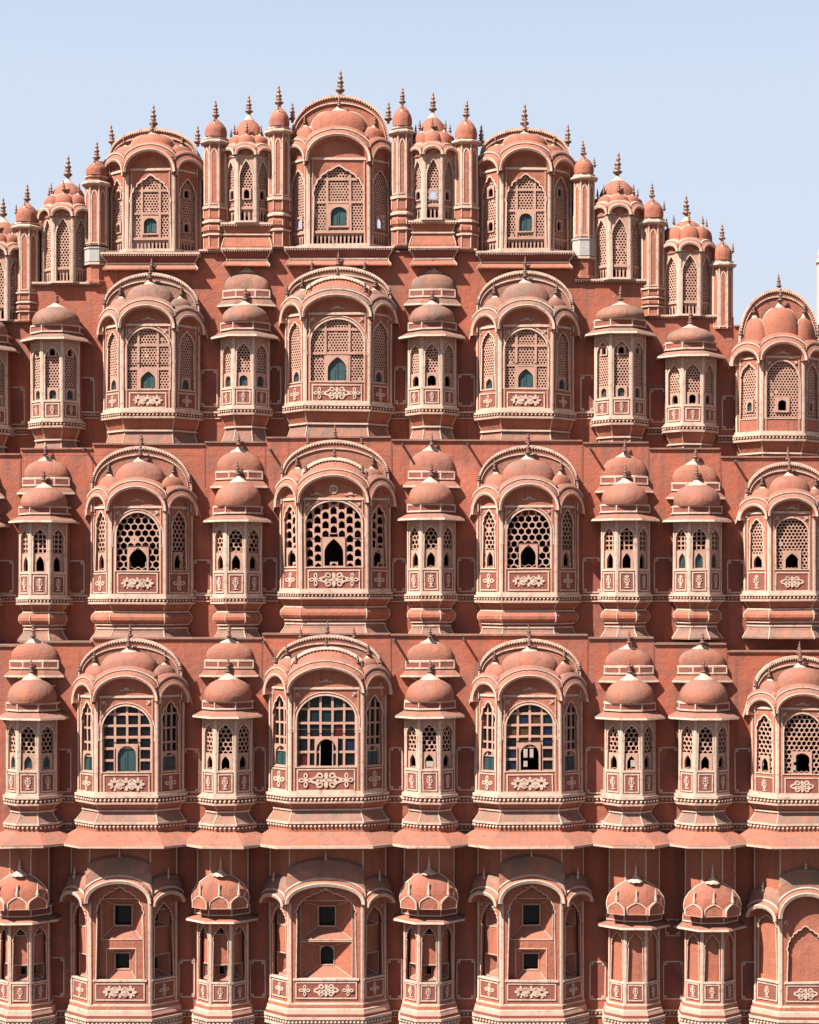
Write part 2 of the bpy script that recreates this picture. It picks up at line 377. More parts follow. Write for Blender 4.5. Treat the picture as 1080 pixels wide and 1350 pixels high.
def pedestal(P, pl, kind):
    cn = P.sub('cornice'); pd = P.sub('pedestal')
    if kind == 4:
        band(cn, pl, [(0, 0), (5, 0), (5, -3.4), (3, -4.2)], 'cream'); band(cn, pl, [(3, -4.2), (2.6, -9.6)], 'panel_red')
        beads(cn, pl, 4.2, -7, 5.6, 2.1, 'cream'); band(cn, pl, [(2.6, -9.4), (4.4, -9.6), (4, -12), (0, -12)], 'cream')
        band(pd, pl, [(1, -12), (-5.5, -20)], 'plaster', 'cream'); band(pd, pl, [(-6, -20), (-3.5, -20), (-3.5, -22.4), (-6, -22.4)], 'cream')
        band(pd, pl, [(-6, -22), (-4.5, -26), (3, -36)], 'weathered', 'cream')
        band(pd, pl, [(2, -36), (5, -36), (5, -38.6), (3, -39)], 'cream'); beads(pd, pl, 3.6, -42, 5.6, 2.2, 'cream'); band(pd, pl, [(2.4, -38), (2.2, -52)], 'plaster')
    elif kind in (3, 2):
        band(cn, pl, [(0, 0), (4.6, 0), (4.6, -2.4), (2.6, -3)], 'cream'); band(cn, pl, [(2.6, -3), (2.4, -7)], 'panel_red')
        beads(cn, pl, 3.6, -5, 5.0, 1.6, 'cream'); band(cn, pl, [(2.4, -6.8), (4.6, -7.2), (4.2, -9.6), (0, -9.6)], 'cream')
        if kind == 3:
            band(pd, pl, [(1, -9), (-6, -19)], 'plaster', 'cream'); band(pd, pl, [(-7, -19), (-3.6, -19), (-3.6, -21), (-7, -21)], 'cream')
            band(pd, pl, [(-5, -21), (-1.4, -23), (.4, -27), (.2, -31), (-2, -34.4), (-6, -36)], 'plaster', 'cream', smooth=True)
            band(pd, pl, [(-7, -36), (-4, -36), (-4, -38), (-7, -38)], 'cream'); band(pd, pl, [(-7.5, -38), (-7.5, -41)], 'plaster')
            band(pd, pl, [(-7.5, -41), (-5, -41), (-5, -43), (-7, -43)], 'cream')
            band(pd, pl, [(-6.5, -43), (-5, -48), (1.5, -57), (1.5, -59)], 'weathered', 'cream')
        else:
            band(pd, pl, [(0, -9), (-1.5, -15), (-6, -24)], 'plaster', 'cream'); band(pd, pl, [(-7, -24), (-3.2, -24), (-3.2, -26.2), (-7, -26.2)], 'cream')
            band(pd, pl, [(-6.5, -26), (-5, -32), (-.5, -46), (-.5, -49)], 'weathered', 'cream')
            band(pd, pl, [(-1, -44.4), (.8, -44.6), (.8, -46.4), (0, -46.6)], 'cream')
    elif kind == 0:
        band(cn, pl, [(0, 0), (2.4, -.6), (2.4, -2.4, 'plaster'), (3, -7, 'cream'), (4.2, -8, 'cream'), (4.2, -9.6, 'lattice'), (6, -14, 'panel_red'), (6, -18)], 'cream'); band(cn, pl, [(6, -18), (8, -18), (8, -21), (5, -21.4), (5, -28), (7.4, -28), (7.4, -31), (0, -34)], 'cream')
        beads(cn, pl, 6.6, -25, 5.2, 2.1, 'cream'); band(pd, pl, [(2, -34), (3, -50), (-6, -70), (-6, -120)], 'plaster', 'cream')

def niche(P, mb, fr, wn, zb, zt, fill, wood=None, fw=2.6, kind='round', frm='lattice', n=-1.2, u=0):
    zs = zb + (zt - zb) * (.62 if kind == 'round' else .5)
    f2 = lambda a, b, c: fr(a + u, b, c)
    holed(mb, f2, rect(-wn - fw, wn + fw, zb - fw * .6, zt + fw), [arch(wn, zb, zs, zt, kind, 8)], -4.8, n, frm)
    if fill:
        sh = P.sub('shutter')
        for sx in (-1, 1):
            bar(sh, f2, min(sx * .35, sx * wn * 1.05), max(sx * .35, sx * wn * 1.05), zb - .5, zt + .5, -5.4, -4.6, fill)
            if wn > 5: bar(sh, f2, min(sx * .2 * wn, sx * wn * .85), max(sx * .2 * wn, sx * wn * .85), zb + 1.5, zs - 1, -4.6, -4.1, fill)
        bar(sh, f2, -.5, .5, zb, zt, -4.7, -3.9, fill)

def window(P, fr, hw, o):
    """one face: pierced wall, carved frame, screen with its small opening. o: half, wb, wt, lat, kind, niche..."""
    wh, zb, zt = o['half'], o['wb'], o['wt']; zs = o.get('ws', zb + (zt - zb) * (.62 if o['kind'] == 'round' else .72))
    kind = o['kind']
    hole = arch(wh, zb, zs, zt, kind, 16, o.get('lobes', 5), o.get('amp', 1.4))
    holed(P.body, fr, rect(-hw, hw, 0, o['top']), [hole], -2.5, 0, o.get('wall', 'plaster'))
    rim = 'cream'
    ring(P.body, fr, arch(wh + 1.9, zb - 1.2, zs, zt + 2, kind, 16, o.get('lobes', 5), o.get('amp', 1.4)), hole, -.3, 1.0, rim)
    if o.get('scallop'):
        ring(P.body, fr, arch(wh + 5.4, zs - 12, zs, zt + 5, 'round', 16), arch(wh + 4.1, zs - 12, zs, zt + 3.7, 'round', 16), -.3, .8, rim)
        for sx in (-1, 1): ring(P.body, fr, ell(sx * (wh + 5.6), zs - 13, 2.2, 3.2), ell(sx * (wh + 5.6), zs - 13, .9, 1.6), -.3, .8, rim)
    skip = []; s = P.sub('screen', o.get('label'))
    for nc in o.get('niches', ()): skip.append((nc[0] - nc[1] - 1.2, nc[0] + nc[1] + 1.2, nc[2] - 1, nc[3] + 1))
    zl = zb + o.get('bal', 0)
    lattice(s, fr, -wh, wh, zl + (1.5 if o.get('bal') else 0), zt, o['lat'], skip=skip, mar=min(3, hw - wh - 1), sq=o.get('sq', (15, 15.5, 3)))
    if o.get('bal'):
        bar(s, fr, -wh - 1, wh + 1, zl - .8, zl + 2.2, -5, -.8, 'lattice')
        lattice(s, fr, -wh, wh, zb, zl - .5, 'bal', mar=1)
    for u in o.get('mu', ()): bar(s, fr, u - 1.5, u + 1.5, zl, zt, -4.6, -1.5, 'lattice')
    for v in o.get('mv', ()): bar(s, fr, -wh - 1, wh + 1, v - 1.5, v + 1.5, -4.7, -1.6, 'lattice')
    for nc in o.get('niches', ()):
        niche(P, s, fr, nc[1], nc[2], nc[3], nc[4], kind=nc[5] if len(nc) > 5 else 'round', fw=nc[6] if len(nc) > 6 else 2.4, u=nc[0], frm=o.get('nfrm', 'lattice'))
    if o.get('glass'):
        pw, ph, _ = o['sq']; nc_ = max(1, round(2 * wh / pw)); pw = 2 * wh / nc_
        for i in range(nc_):
            for j in range(int((zt - zb) / ph) + 1):
                u, v = -wh + i * pw, zb + j * ph
                if any(a < u + pw / 2 < b and c < v + ph / 2 < d for a, b, c, d in skip): continue
                g = random.choices(['glass_dark', 'glass_red', 'glass_blue', 'glass_teal', 'glass_amber'], o['glass'])[0]
                lo, hi = max(u, -wh - 1), min(u + pw, wh + 1)
                bar(s, fr, lo + .1, hi - .1, v + .1, min(v + ph - .1, zt + 1), -5.6, -5.2, g)

def posts(P, fr, hw, z0, z1):
    for sx in (-1, 1):
        for a, b, n in ((.2, 2.2, 1.6), (5.2, 6.8, 1.0)):
            if hw < 12 and a > 2: a, b, n = 3.2, 4.0, .8
            bar(P.body, fr, min(sx * (hw - a), sx * (hw - b)), max(sx * (hw - a), sx * (hw - b)), z0, z1, -.3, n, 'cream' if a < 2 else 'lattice')
def dado(P, fr, u, z0, z1, motif, hw, label=None):
    mb = P.sub('dado_panel')
    bar(mb, fr, -u, u, z0, z1, -.2, .5, 'panel_red'); ring(mb, fr, rect(-u, u, z0, z1), rect(-u + 1.6, u - 1.6, z0 + 1.6, z1 - 1.6), .3, 1.3, 'cream')
    mo = Mot(mb, fr, .6); zc = (z0 + z1) / 2; q = (z1 - z0) / 2
    if motif == 'medallion':
        mo.medallion(0, zc, q * .78)
        for sx in (-1, 1): mo.cross(sx * u * .70, zc, q * .66)
    elif motif == 'triple': mo.triple(0, zc, min(q * .72, u * .29))
    elif motif == 'single': mo.medallion(0, zc, min(q * .75, u * .36))
    elif motif == 'cross': mo.cross(0, zc, min(q * .72, u * .8))
    elif motif == 'vase': mo.vase(0, zc, q * .68)

def wide(name, cx, Y, W, f, yc, yent, ylip, yhood, yback, Wb, win, side, ped, dad=None, crest='dome', bal=0, sm=None, tymp='tuft', side_top=.47, label=None, fin=1.0, base_rail=True, bare=False):
    sm = sm or ('weathered' if Y == Y2 else 'aged_plaster')
    P = Part(name, cx, Y, yc, label); z = P.z; pl = plan(W, f, D); fs = faces3(W, f); B = P.body
    ysp = yent + 5; zsp = z(ysp); zl = z(ylip); h = zl - zsp
    hw = fs[1][1]; hs = h * .70; ztop = zl - 1.5
    # walls
    for i, (fr, hh) in enumerate(fs):
        o = dict(win if i == 0 else side)
        for k in ('wb', 'wt'): o[k] = z(o[k])
        if 'ws' in o: o['ws'] = z(o['ws'])
        o['niches'] = [(n[0], n[1], z(n[2]), z(n[3])) + tuple(n[4:]) for n in o.get('niches', ())]
        o['mv'] = [z(v) for v in o.get('mv', ())]
        o['top'] = ztop if i == 0 else zsp + hs + 2
        if bal: o['bal'] = bal
        window(P, fr, hh, o)
        posts(P, fr, hh, 0, z(yent))
        mo = Mot(B, fr, .2)
        if not bare:
            q = 5.2 if i == 0 else 3.4
            for sx in (-1, 1): mo.spray(sx * (hh - 8 if i == 0 else hh - 5), z(yent) - 5, q, -sx)
        if i == 0 and tymp == 'tuft' and not bare: mo.tuft(0, zsp + h * .42, 5)
        if i == 0 and tymp == 'disc': mo.r(0, zsp + h * .5, 6, 6, 0, .7); mo.cross(0, zsp + h * .5, 3.4); mo.tuft(-22, zsp + h * .3, 4.6); mo.tuft(22, zsp + h * .3, 4.6)
        bar(B, fr, -hh, hh, z(yent) - 1, z(yent) + 2, -.2, 1.8, 'cream')
    for sx in (-1, 1):   # returns to the wall
        x = sx * W; d = W - f; zz = zsp + hs + 2
        B.add([(x, d, 0), (x, D + 2, 0), (x, D + 2, zz), (x, d, zz)], [(0, 1, 2, 3)], 'plaster')
        rod(B, (x, d, 0), (x, d, zsp), 1.5, 'cream', 6); rod(B, (sx * f, 0, 0), (sx * f, 0, zsp), 1.7, 'cream', 6)
        # end of the eave running back to the wall
        pr = [(x + sx * 3, d + 1), (x + sx * 10.5, d + 5), (x + sx * 10.5, D + 1), (x + sx * 3, D + 1)]
        v = [(a, b, zsp + hs + 3) for a, b in pr[:1]] + [(pr[1][0], pr[1][1], zsp - 5), (pr[2][0], pr[2][1], zsp - 5)] + [(pr[3][0], pr[3][1], zsp + hs + 3)]
        v2 = [(a, b, c - 3.5) for a, b, c in v]
        B.add(v + v2, [(0, 1, 2, 3), (4, 5, 6, 7), (0, 1, 5, 4), (1, 2, 6, 5)], 'cream')
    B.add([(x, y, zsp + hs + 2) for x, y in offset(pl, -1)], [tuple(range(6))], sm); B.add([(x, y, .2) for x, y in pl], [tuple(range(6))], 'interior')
    band(B, pl, [(-2.6, zsp + hs + 2), (-2.6, zsp + hs - 3)], 'plaster')
    # roofs
    for i, (fr, hh) in enumerate(fs):
        r = P.sub('arched_roof'); hf = h if i == 0 else hs; k = 1 if i == 0 else .8
        lip = [(-6.5, .3, 'plaster'), (-2.6, 11 * k, 'cream'), (0, 12.5 * k, 'cream'), (.8, 12 * k, sm), (6.4, 6.4, sm), (6.2, 3, 'cream'), (7.6, 7, 'cream'), (9.2, 7, sm), (13.2, 2.2, sm), (13, -7, sm)]
        hood(r, fr, hh, hh + 2.5, zsp if i == 0 else zsp - 4, hf if i == 0 else hf + 4, lip, 'plaster')
        if i == 0 and crest == 'arch':
            zt = z(yhood) - zl
            hood(r, fr, hh - 1, hh - 9, zsp, hf, [(10, 1, 'plaster'), (zt - 5, -7, 'plaster'), (zt - 4, -5.5, 'cream'), (zt, -6.5, 'cream'), (zt - .5, -10, sm), (zt - 6, -34, sm)], sm)
            for j in range(34):
                th = math.pi * (.1 + .8 * j / 33)
                u = (hh - 9 + zt - 4) * math.cos(th)
                if abs(u) < hh - 2: bead(r, fr(u, zsp + (hf + zt - 4) * math.sin(th) ** .92, -5), 1.25, 'cream')
            P.finial(0, 8, z(yhood) - 1, 13 * fin, 1.1, 'plaster')
        else:
            zt = z(yhood) if i == 0 else (zl + 13 if crest == 'arch' else zl + (z(yhood) - zl) * side_top)
            base = zsp + hf; a = hh - (2 if i == 0 else 1.5)
            bulb(r, fr, a, 17 if i == 0 else 12, -17.5 if i == 0 else -12.5, zsp + hf * .5, base + 6 + (zt - base) * .12, zt, sm, edge='cream' if bare or side_top > .6 else None, ex=.62 if bare or side_top > .6 else .8)
            x, y, _ = fr(0, 0, -15 if i == 0 else -11)
            P.finial(x, y, zt, (19 if i == 0 else 15) * fin, 1.0, 'brass' if bare else 'plaster')
    # the broad arch behind
    b = P.sub('rear_arch'); fr = frame(0, 0, 1, 0); zb = zsp + hs + 2; zt = z(yback); cl = Wb
    yr = 12 if bare else -10; zc = zb + (zt - zb) * (.10 if bare else .12)
    el = lambda d: [(-(Wb - d * .4), zsp)] + [((Wb - d * .4) * math.cos(math.pi * (1 - i / 28)), zc + (zt - zc - d) * math.sin(math.pi * (1 - i / 28)) ** .9) for i in range(29)] + [(Wb - d * .4, zsp)]
    plate(b, fr, el(1), -D - (30 if bare else 1), -24.6, sm)
    def rim(d0, d1, n0, n1, m):
        A, Bq = el(d0), el(d1); k = len(A)
        vs = [fr(u, v, n1) for u, v in A] + [fr(u, v, n1) for u, v in Bq] + [fr(u, v, n0) for u, v in A] + [fr(u, v, n0) for u, v in Bq]
        b.add(vs, [q for i in range(k - 1) for q in ((i, i + 1, k + i + 1, k + i), (i, i + 1, 2 * k + i + 1, 2 * k + i), (k + i, k + i + 1, 3 * k + i + 1, 3 * k + i))], m)
    rim(0, 3.4, -33, -22.5, 'cream'); rim(10.5, 12.2, -30, -22.6, 'cream')
    A = el(4.4)
    for (u0, v0), (u1, v1) in zip(A[1:-1], A[2:-1]):
        for t in (.25, .75): bead(b, fr(u0 + (u1 - u0) * t, v0 + (v1 - v0) * t, -23.0), 1.3, 'cream')
    P.finial(0, 25, zt - 1, (34 if bare else 19) * fin, 1.0 if bare else .9, 'brass' if bare else 'plaster')
    if crest == 'arch':
        for sx in (-1, 1): P.finial(sx * Wb * .5, 25, zc + (zt - zc) * .85, 15, .95, 'plaster'); P.finial(sx * (f - 7), 6, zsp + h * .72 + 12, 14, .95, 'plaster')
    for sx in (-1, 1):
        P.finial(sx * (Wb - 2), 24 if not bare else 36, zb + (zt - zb) * (.2 if not bare else .5), (30 if bare else 15) * fin, 1, 'brass' if bare else 'plaster')
    # foot
    if dad:
        dado(P, fs[0][0], f - 9.5 if f > 30 else f - 7, z(dad[1]), z(dad[0]), dad[2], f)
        for i in (1, 2): dado(P, fs[i][0], hw - 5.2, z(dad[1]), z(dad[0]), dad[3], hw)
    if base_rail: band(B, pl, [(0, 4), (2.2, 4), (2.2, 0)], 'cream')
    if ped is not None: pedestal(P, pl, ped)
    return P.done(palace)

def dome_prof(R, zb, zt):
    H = zt - zb
    return [(R * .97, zb), (R * 1.01, zb + H * .10), (R * 1.02, zb + H * .22), (R * .98, zb + H * .37), (R * .89, zb + H * .51), (R * .75, zb + H * .63), (R * .57, zb + H * .72), (R * .39, zb + H * .79), (R * .2, zb + H * .87), (R * .1, zb + H * .94), (R * .05, zb + H)]
def petal_cap(mb, x, y, R, zb, zt, m='cream'):
    H = zt - zb; k = 16; rr = []
    for jj, (r, t) in enumerate(((.43, .765), (.38, .805), (.25, .875), (.14, .94), (.06, 1.02))):
        rr.append([(x + R * r * math.cos(a), y + R * r * math.sin(a), zb + H * t - (H * .03 if jj == 0 and i % 2 else 0)) for i, a in enumerate([2 * math.pi * i / k for i in range(k)])])
    mb.rows(rr, [m] * 5, True, True)

def cupola(P, W, f, ych, yap, y0, push, sm, fin=20, chw=13, name='dome'):
    """eave, panelled drum, dome and finial of a narrow bay; push sets it back into the wall"""
    z = P.z; pl = plan(W, f, D + 6); zc = z(ych); q = .32 if push else 1; wy = lambda y: D + 2 - (D + 2 - y) * q
    e = P.sub('eave'); band(e, pl, [(0, zc + 9), (2.5, zc + 8.4), (chw, zc + 2.6)], sm); band(e, pl, [(chw, zc + 2.6), (chw + .6, zc + .2), (chw - 1, zc - .6)], 'cream'); band(e, pl, [(chw - 1, zc - .6), (-1, zc + 1.2)], 'plaster')
    d = P.sub(name)
    band(d, pl, [(-1, zc + 9), (-.6, zc + 11.2)], 'panel_red'); band(d, pl, [(0, zc + 11), (1.6, zc + 11), (1.6, zc + 13.2), (-.6, zc + 13.4)], 'cream')
    band(d, pl, [(.5, zc + 13.2), (.5, zc + 20)], 'panel_red'); band(d, pl, [(-.6, zc + 19.8), (1.4, zc + 20), (1.4, zc + 22.2), (-3, zc + 22.8)], 'cream')
    for i in range(1, 5):
        x, y = offset(pl, .5)[i]; rod(d, (x, y, zc + 13), (x, y, zc + 20), 1.1, 'cream')
    cy = W - (0 if push else 8); zb = zc + 22; zt = z(yap); pr = dome_prof(W * .97, zb, zt)
    lathe(d, 0, cy, pr, sm, 28); petal_cap(d, 0, cy, W, zb, zt)
    d.add([(x, y, zb + .3) for x, y in pl], [tuple(range(6))], sm)
    kx, kz = random.gauss(0, .018), random.gauss(0, .02)
    d.v = [(x + kx * max(0, zz - zb), y, zb + (zz - zb) * (1 + kz) if zz > zb else zz) for x, y, zz in d.v]
    if push:
        for g in (e, d): g.v = [(x, wy(y), zz) for x, y, zz in g.v]
    P.finial(0, wy(cy) - (6 if push else 0), zt - 2, fin, .95, 'plaster')
    return d

def narrow(name, cx, Y, W, yc, ych, yap, ped, lat, dh=31, nh=18, nfill=None, up=None, sm='aged_plaster', tower=False, label=None, nk='point'):
    P = Part(name, cx, Y, yc, label); z = P.z; f = W * .414; pl = plan(W, f, D); fs = faces3(W, f); B = P.body
    ztop = z(ych)
    for i, (fr, hh) in enumerate(fs):
        zn = dh + 3; hole_t = ztop - 9
        o = dict(half=hh - 3.7, wb=zn, wt=hole_t, lat=lat, kind='cusp', lobes=4, amp=.7, top=ztop + 3, ws=hole_t - 14, wall='lattice',
                 niches=[(0, 5.4, zn + 1, zn + nh, nfill, nk, 3.4)])
        if tower: o['niches'] = [(0, 4.6, zn + 1, zn + 13, nfill, 'round', 3.2), (0, 3.4, zn + 58, zn + 67, None, 'round', 2.6)]; o['kind'] = 'point'
        window(P, fr, hh, o)
        bar(B, fr, -hh, hh, dh + .4, dh + 2.4, -.2, 1.2, 'cream')
        for sx in (-1, 1): bar(B, fr, min(sx * (hh - .2), sx * (hh - 1.9)), max(sx * (hh - .2), sx * (hh - 1.9)), 0, ztop, -.3, 1.3, 'cream')
        if tower: ring(B, fr, rect(-hh + 3, hh - 3, dh + 2, ztop - 3), rect(-hh + 3.8, hh - 3.8, dh + 2.8, ztop - 4), -.2, .6, 'cream')
        mo = Mot(B, fr, .1)
        for sx in (-1, 1): mo.spray(sx * (hh - 3.4), ztop - 4, 3.0, -sx)
        dado(P, fr, hh - 3.6, 5, dh - 1.5, 'vase', hh)
    for sx in (-1, 1):
        x = sx * W; d = W - f
        B.add([(x, d, 0), (x, D + 2, 0), (x, D + 2, ztop + 3), (x, d, ztop + 3)], [(0, 1, 2, 3)], 'plaster')
        rod(B, (x, d, 0), (x, d, ztop), 1.2, 'cream', 6); rod(B, (sx * f, 0, 0), (sx * f, 0, ztop), 1.2, 'cream', 6)
    B.add([(x, y, ztop + 3) for x, y in pl], [tuple(range(6))], 'interior'); B.add([(x, y, .2) for x, y in pl], [tuple(range(6))], 'interior')
    band(B, pl, [(0, 3.4), (1.8, 3.4), (1.8, 0)], 'cream')
    cupola(P, W, f, ych, yap, yc, 0, sm)
    if up: cupola(P, W * .97, f * .97, up[0], up[1], yc, 14, sm, 18, 8)
    pedestal(P, pl, ped)
    return P.done(palace)

# ---- ground storey
def inner(P, mb, fr, hw, z0, z1, recs, m='plaster', n=-11):
    holed(mb, fr, rect(-hw, hw, z0, z1), [rect(a, b, c, d) for a, b, c, d, *_ in recs], n - .5, n, m)
    for a, b, c, d, dep, iw, ih, kind in recs:
        mu, mv = (a + b) / 2, (c + d) / 2 + (d - c) * .06
        O = [fr(u, v, n) for u, v in rect(a, b, c, d)]; I = [fr(u, v, n - dep) for u, v in rect(mu - iw, mu + iw, mv - ih, mv + ih)]
        mb.add(O + I, [(i, (i + 1) % 4, 4 + (i + 1) % 4, 4 + i) for i in range(4)], m)
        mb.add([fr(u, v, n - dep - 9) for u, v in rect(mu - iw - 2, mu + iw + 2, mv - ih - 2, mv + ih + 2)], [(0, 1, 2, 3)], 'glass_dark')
        ring(mb, fr, rect(a - 1, b + 1, c - 1, d + 1), rect(a, b, c, d), n - .2, n + .7, 'cream')
        f2 = lambda u, v, q: fr(u + mu, v + mv, q)
        holed(mb, f2, rect(-iw, iw, -ih, ih), [arch(iw * .86, -ih * .9, ih * .3, ih * .92, 'round', 6) if kind == 'round' else rect(-iw * .84, iw * .84, -ih * .86, ih * .86)], n - dep - 3, n - dep + 1.2, 'lattice')
        for i in range(4): rod(mb, O[i], I[i], .6, 'cream')

def ghood(P, fs, h, zsp, ztop_d, sm):
    for i, (fr, hh) in enumerate(fs):
        r = P.sub('arched_roof'); hf = h if i == 0 else h * .55
        td = ztop_d if i == 0 else ztop_d * .7
        hood(r, fr, hh, hh + 3.5, zsp if i == 0 else zsp - 4, hf, [(-6, .3, 'plaster'), (-4, 14, 'cream'), (0, 15.5, 'cream'), (1, 14.5, 'plaster'), (4.4, 10, 'cream'), (6.4, 11, 'cream'), (7.6, 9.5, sm), (td * .6, 8, sm), (td * .9, 4.5, sm), (td, .3, sm)], sm)
        if i == 0:
            P.finial(0, -3, zsp + h + td - 5, 15, 1, 'cream')
            for sx in (-1, 1): P.finial(sx * hh, -4, zsp + 12, 20, .9, 'cream')
        else:
            x, y, _ = fr(0, 0, 6); P.finial(x * 1.05, y, zsp + hf + td * .5, 17, .9, 'cream')
            x, y, _ = fr((hh) * (-1 if i == 1 else 1), 0, 4); P.finial(x, y, zsp + 5, 20, 1, 'cream')

def ground_wide(cx, W, f, yc, d0, yent, ylip, recs, dad, blind=False, label=None):
    P = Part('loggia_bay', cx, YG, yc, label); z = P.z; pl = plan(W, f, D); fs = faces3(W, f); B = P.body
    zt = z(1119.5); zsp = z(yent + 3); h = z(ylip) - zsp
    for i, (fr, hh) in enumerate(fs):
        ah = z(ylip + 11) if i == 0 else z(ylip + 34); zs = z(d0 - 88 if i == 0 else d0 - 72)
        if blind and i == 0: ah = z(1222); zs = z(1255)
        hole = arch(hh - 9 if i == 0 else hh - 5.5, z(d0) + 3, zs, ah, 'cusp', 20, 6, 1.6)
        holed(B, fr, rect(-hh, hh, 0, zt), [hole], -3, 0, 'plaster')
        ring(B, fr, arch((hh - 7.6) if i == 0 else hh - 4.4, z(d0) + 3, zs, ah + 1.6, 'cusp', 20, 6, 1.6), hole, -.3, .9, 'cream')
        for sx in (-1, 1):
            bar(B, fr, min(sx * (hh - .2), sx * (hh - 2.6)), max(sx * (hh - .2), sx * (hh - 2.6)), 0, zsp + 2, -.3, 1.4, 'cream')
        q = P.sub('inner_wall')
        if blind: holed(q, fr, rect(-hh + 3, hh - 3, 2, zsp + h), [], -5, -4, 'plaster')
        elif i == 0: inner(P, q, fr, hh - 4, 2, zsp + h, [(a, b, z(c), z(d), dep, iw, ih, k) for a, b, c, d, dep, iw, ih, k in recs])
        else: inner(P, q, fr, hh - 3, 2, zsp + h, [(-hh + 5.4, hh - 5.4, z(d0 - 3), z(d0 - 32), 10, 5, 9, 'sq'), (-hh + 7, hh - 7, z(d0 - 70), z(d0 - 92), 7, 4, 7, 'sq')], n=-9)
        u = hh - 7.5 if i == 0 else hh - 4.2
        bar(B, fr, -u - 3, u + 3, z(d0) + .5, z(d0) + 3, -3, 2.4, 'cream')
        dado(P, fr, u, 5, z(d0) - 1.5, dad if i == 0 else ('vase' if blind else 'cross'), hh)
        mo = Mot(B, fr, .1)
        if i or blind:
            for sx in (-1, 1): mo.spray(sx * (hh - 5), z(yent) - 8, 5 if i == 0 else 3.6, -sx)
        else: mo.tuft(0, zsp + h * .62, 4.5)
    for sx in (-1, 1):
        x = sx * W; d = W - f
        B.add([(x, d, 0), (x, D + 2, 0), (x, D + 2, zt), (x, d, zt)], [(0, 1, 2, 3)], 'plaster')
        rod(B, (x, d, 0), (x, d, zt), 1.1, 'cream', 6); rod(B, (sx * f, 0, 0), (sx * f, 0, zt), 1.1, 'cream', 6)
    B.add([(x, y, .2) for x, y in pl], [tuple(range(6))], 'plaster')
    ghood(P, fs, h, zsp, 33, 'weathered')
    pedestal(P, pl, 0)
    return P.done(palace)

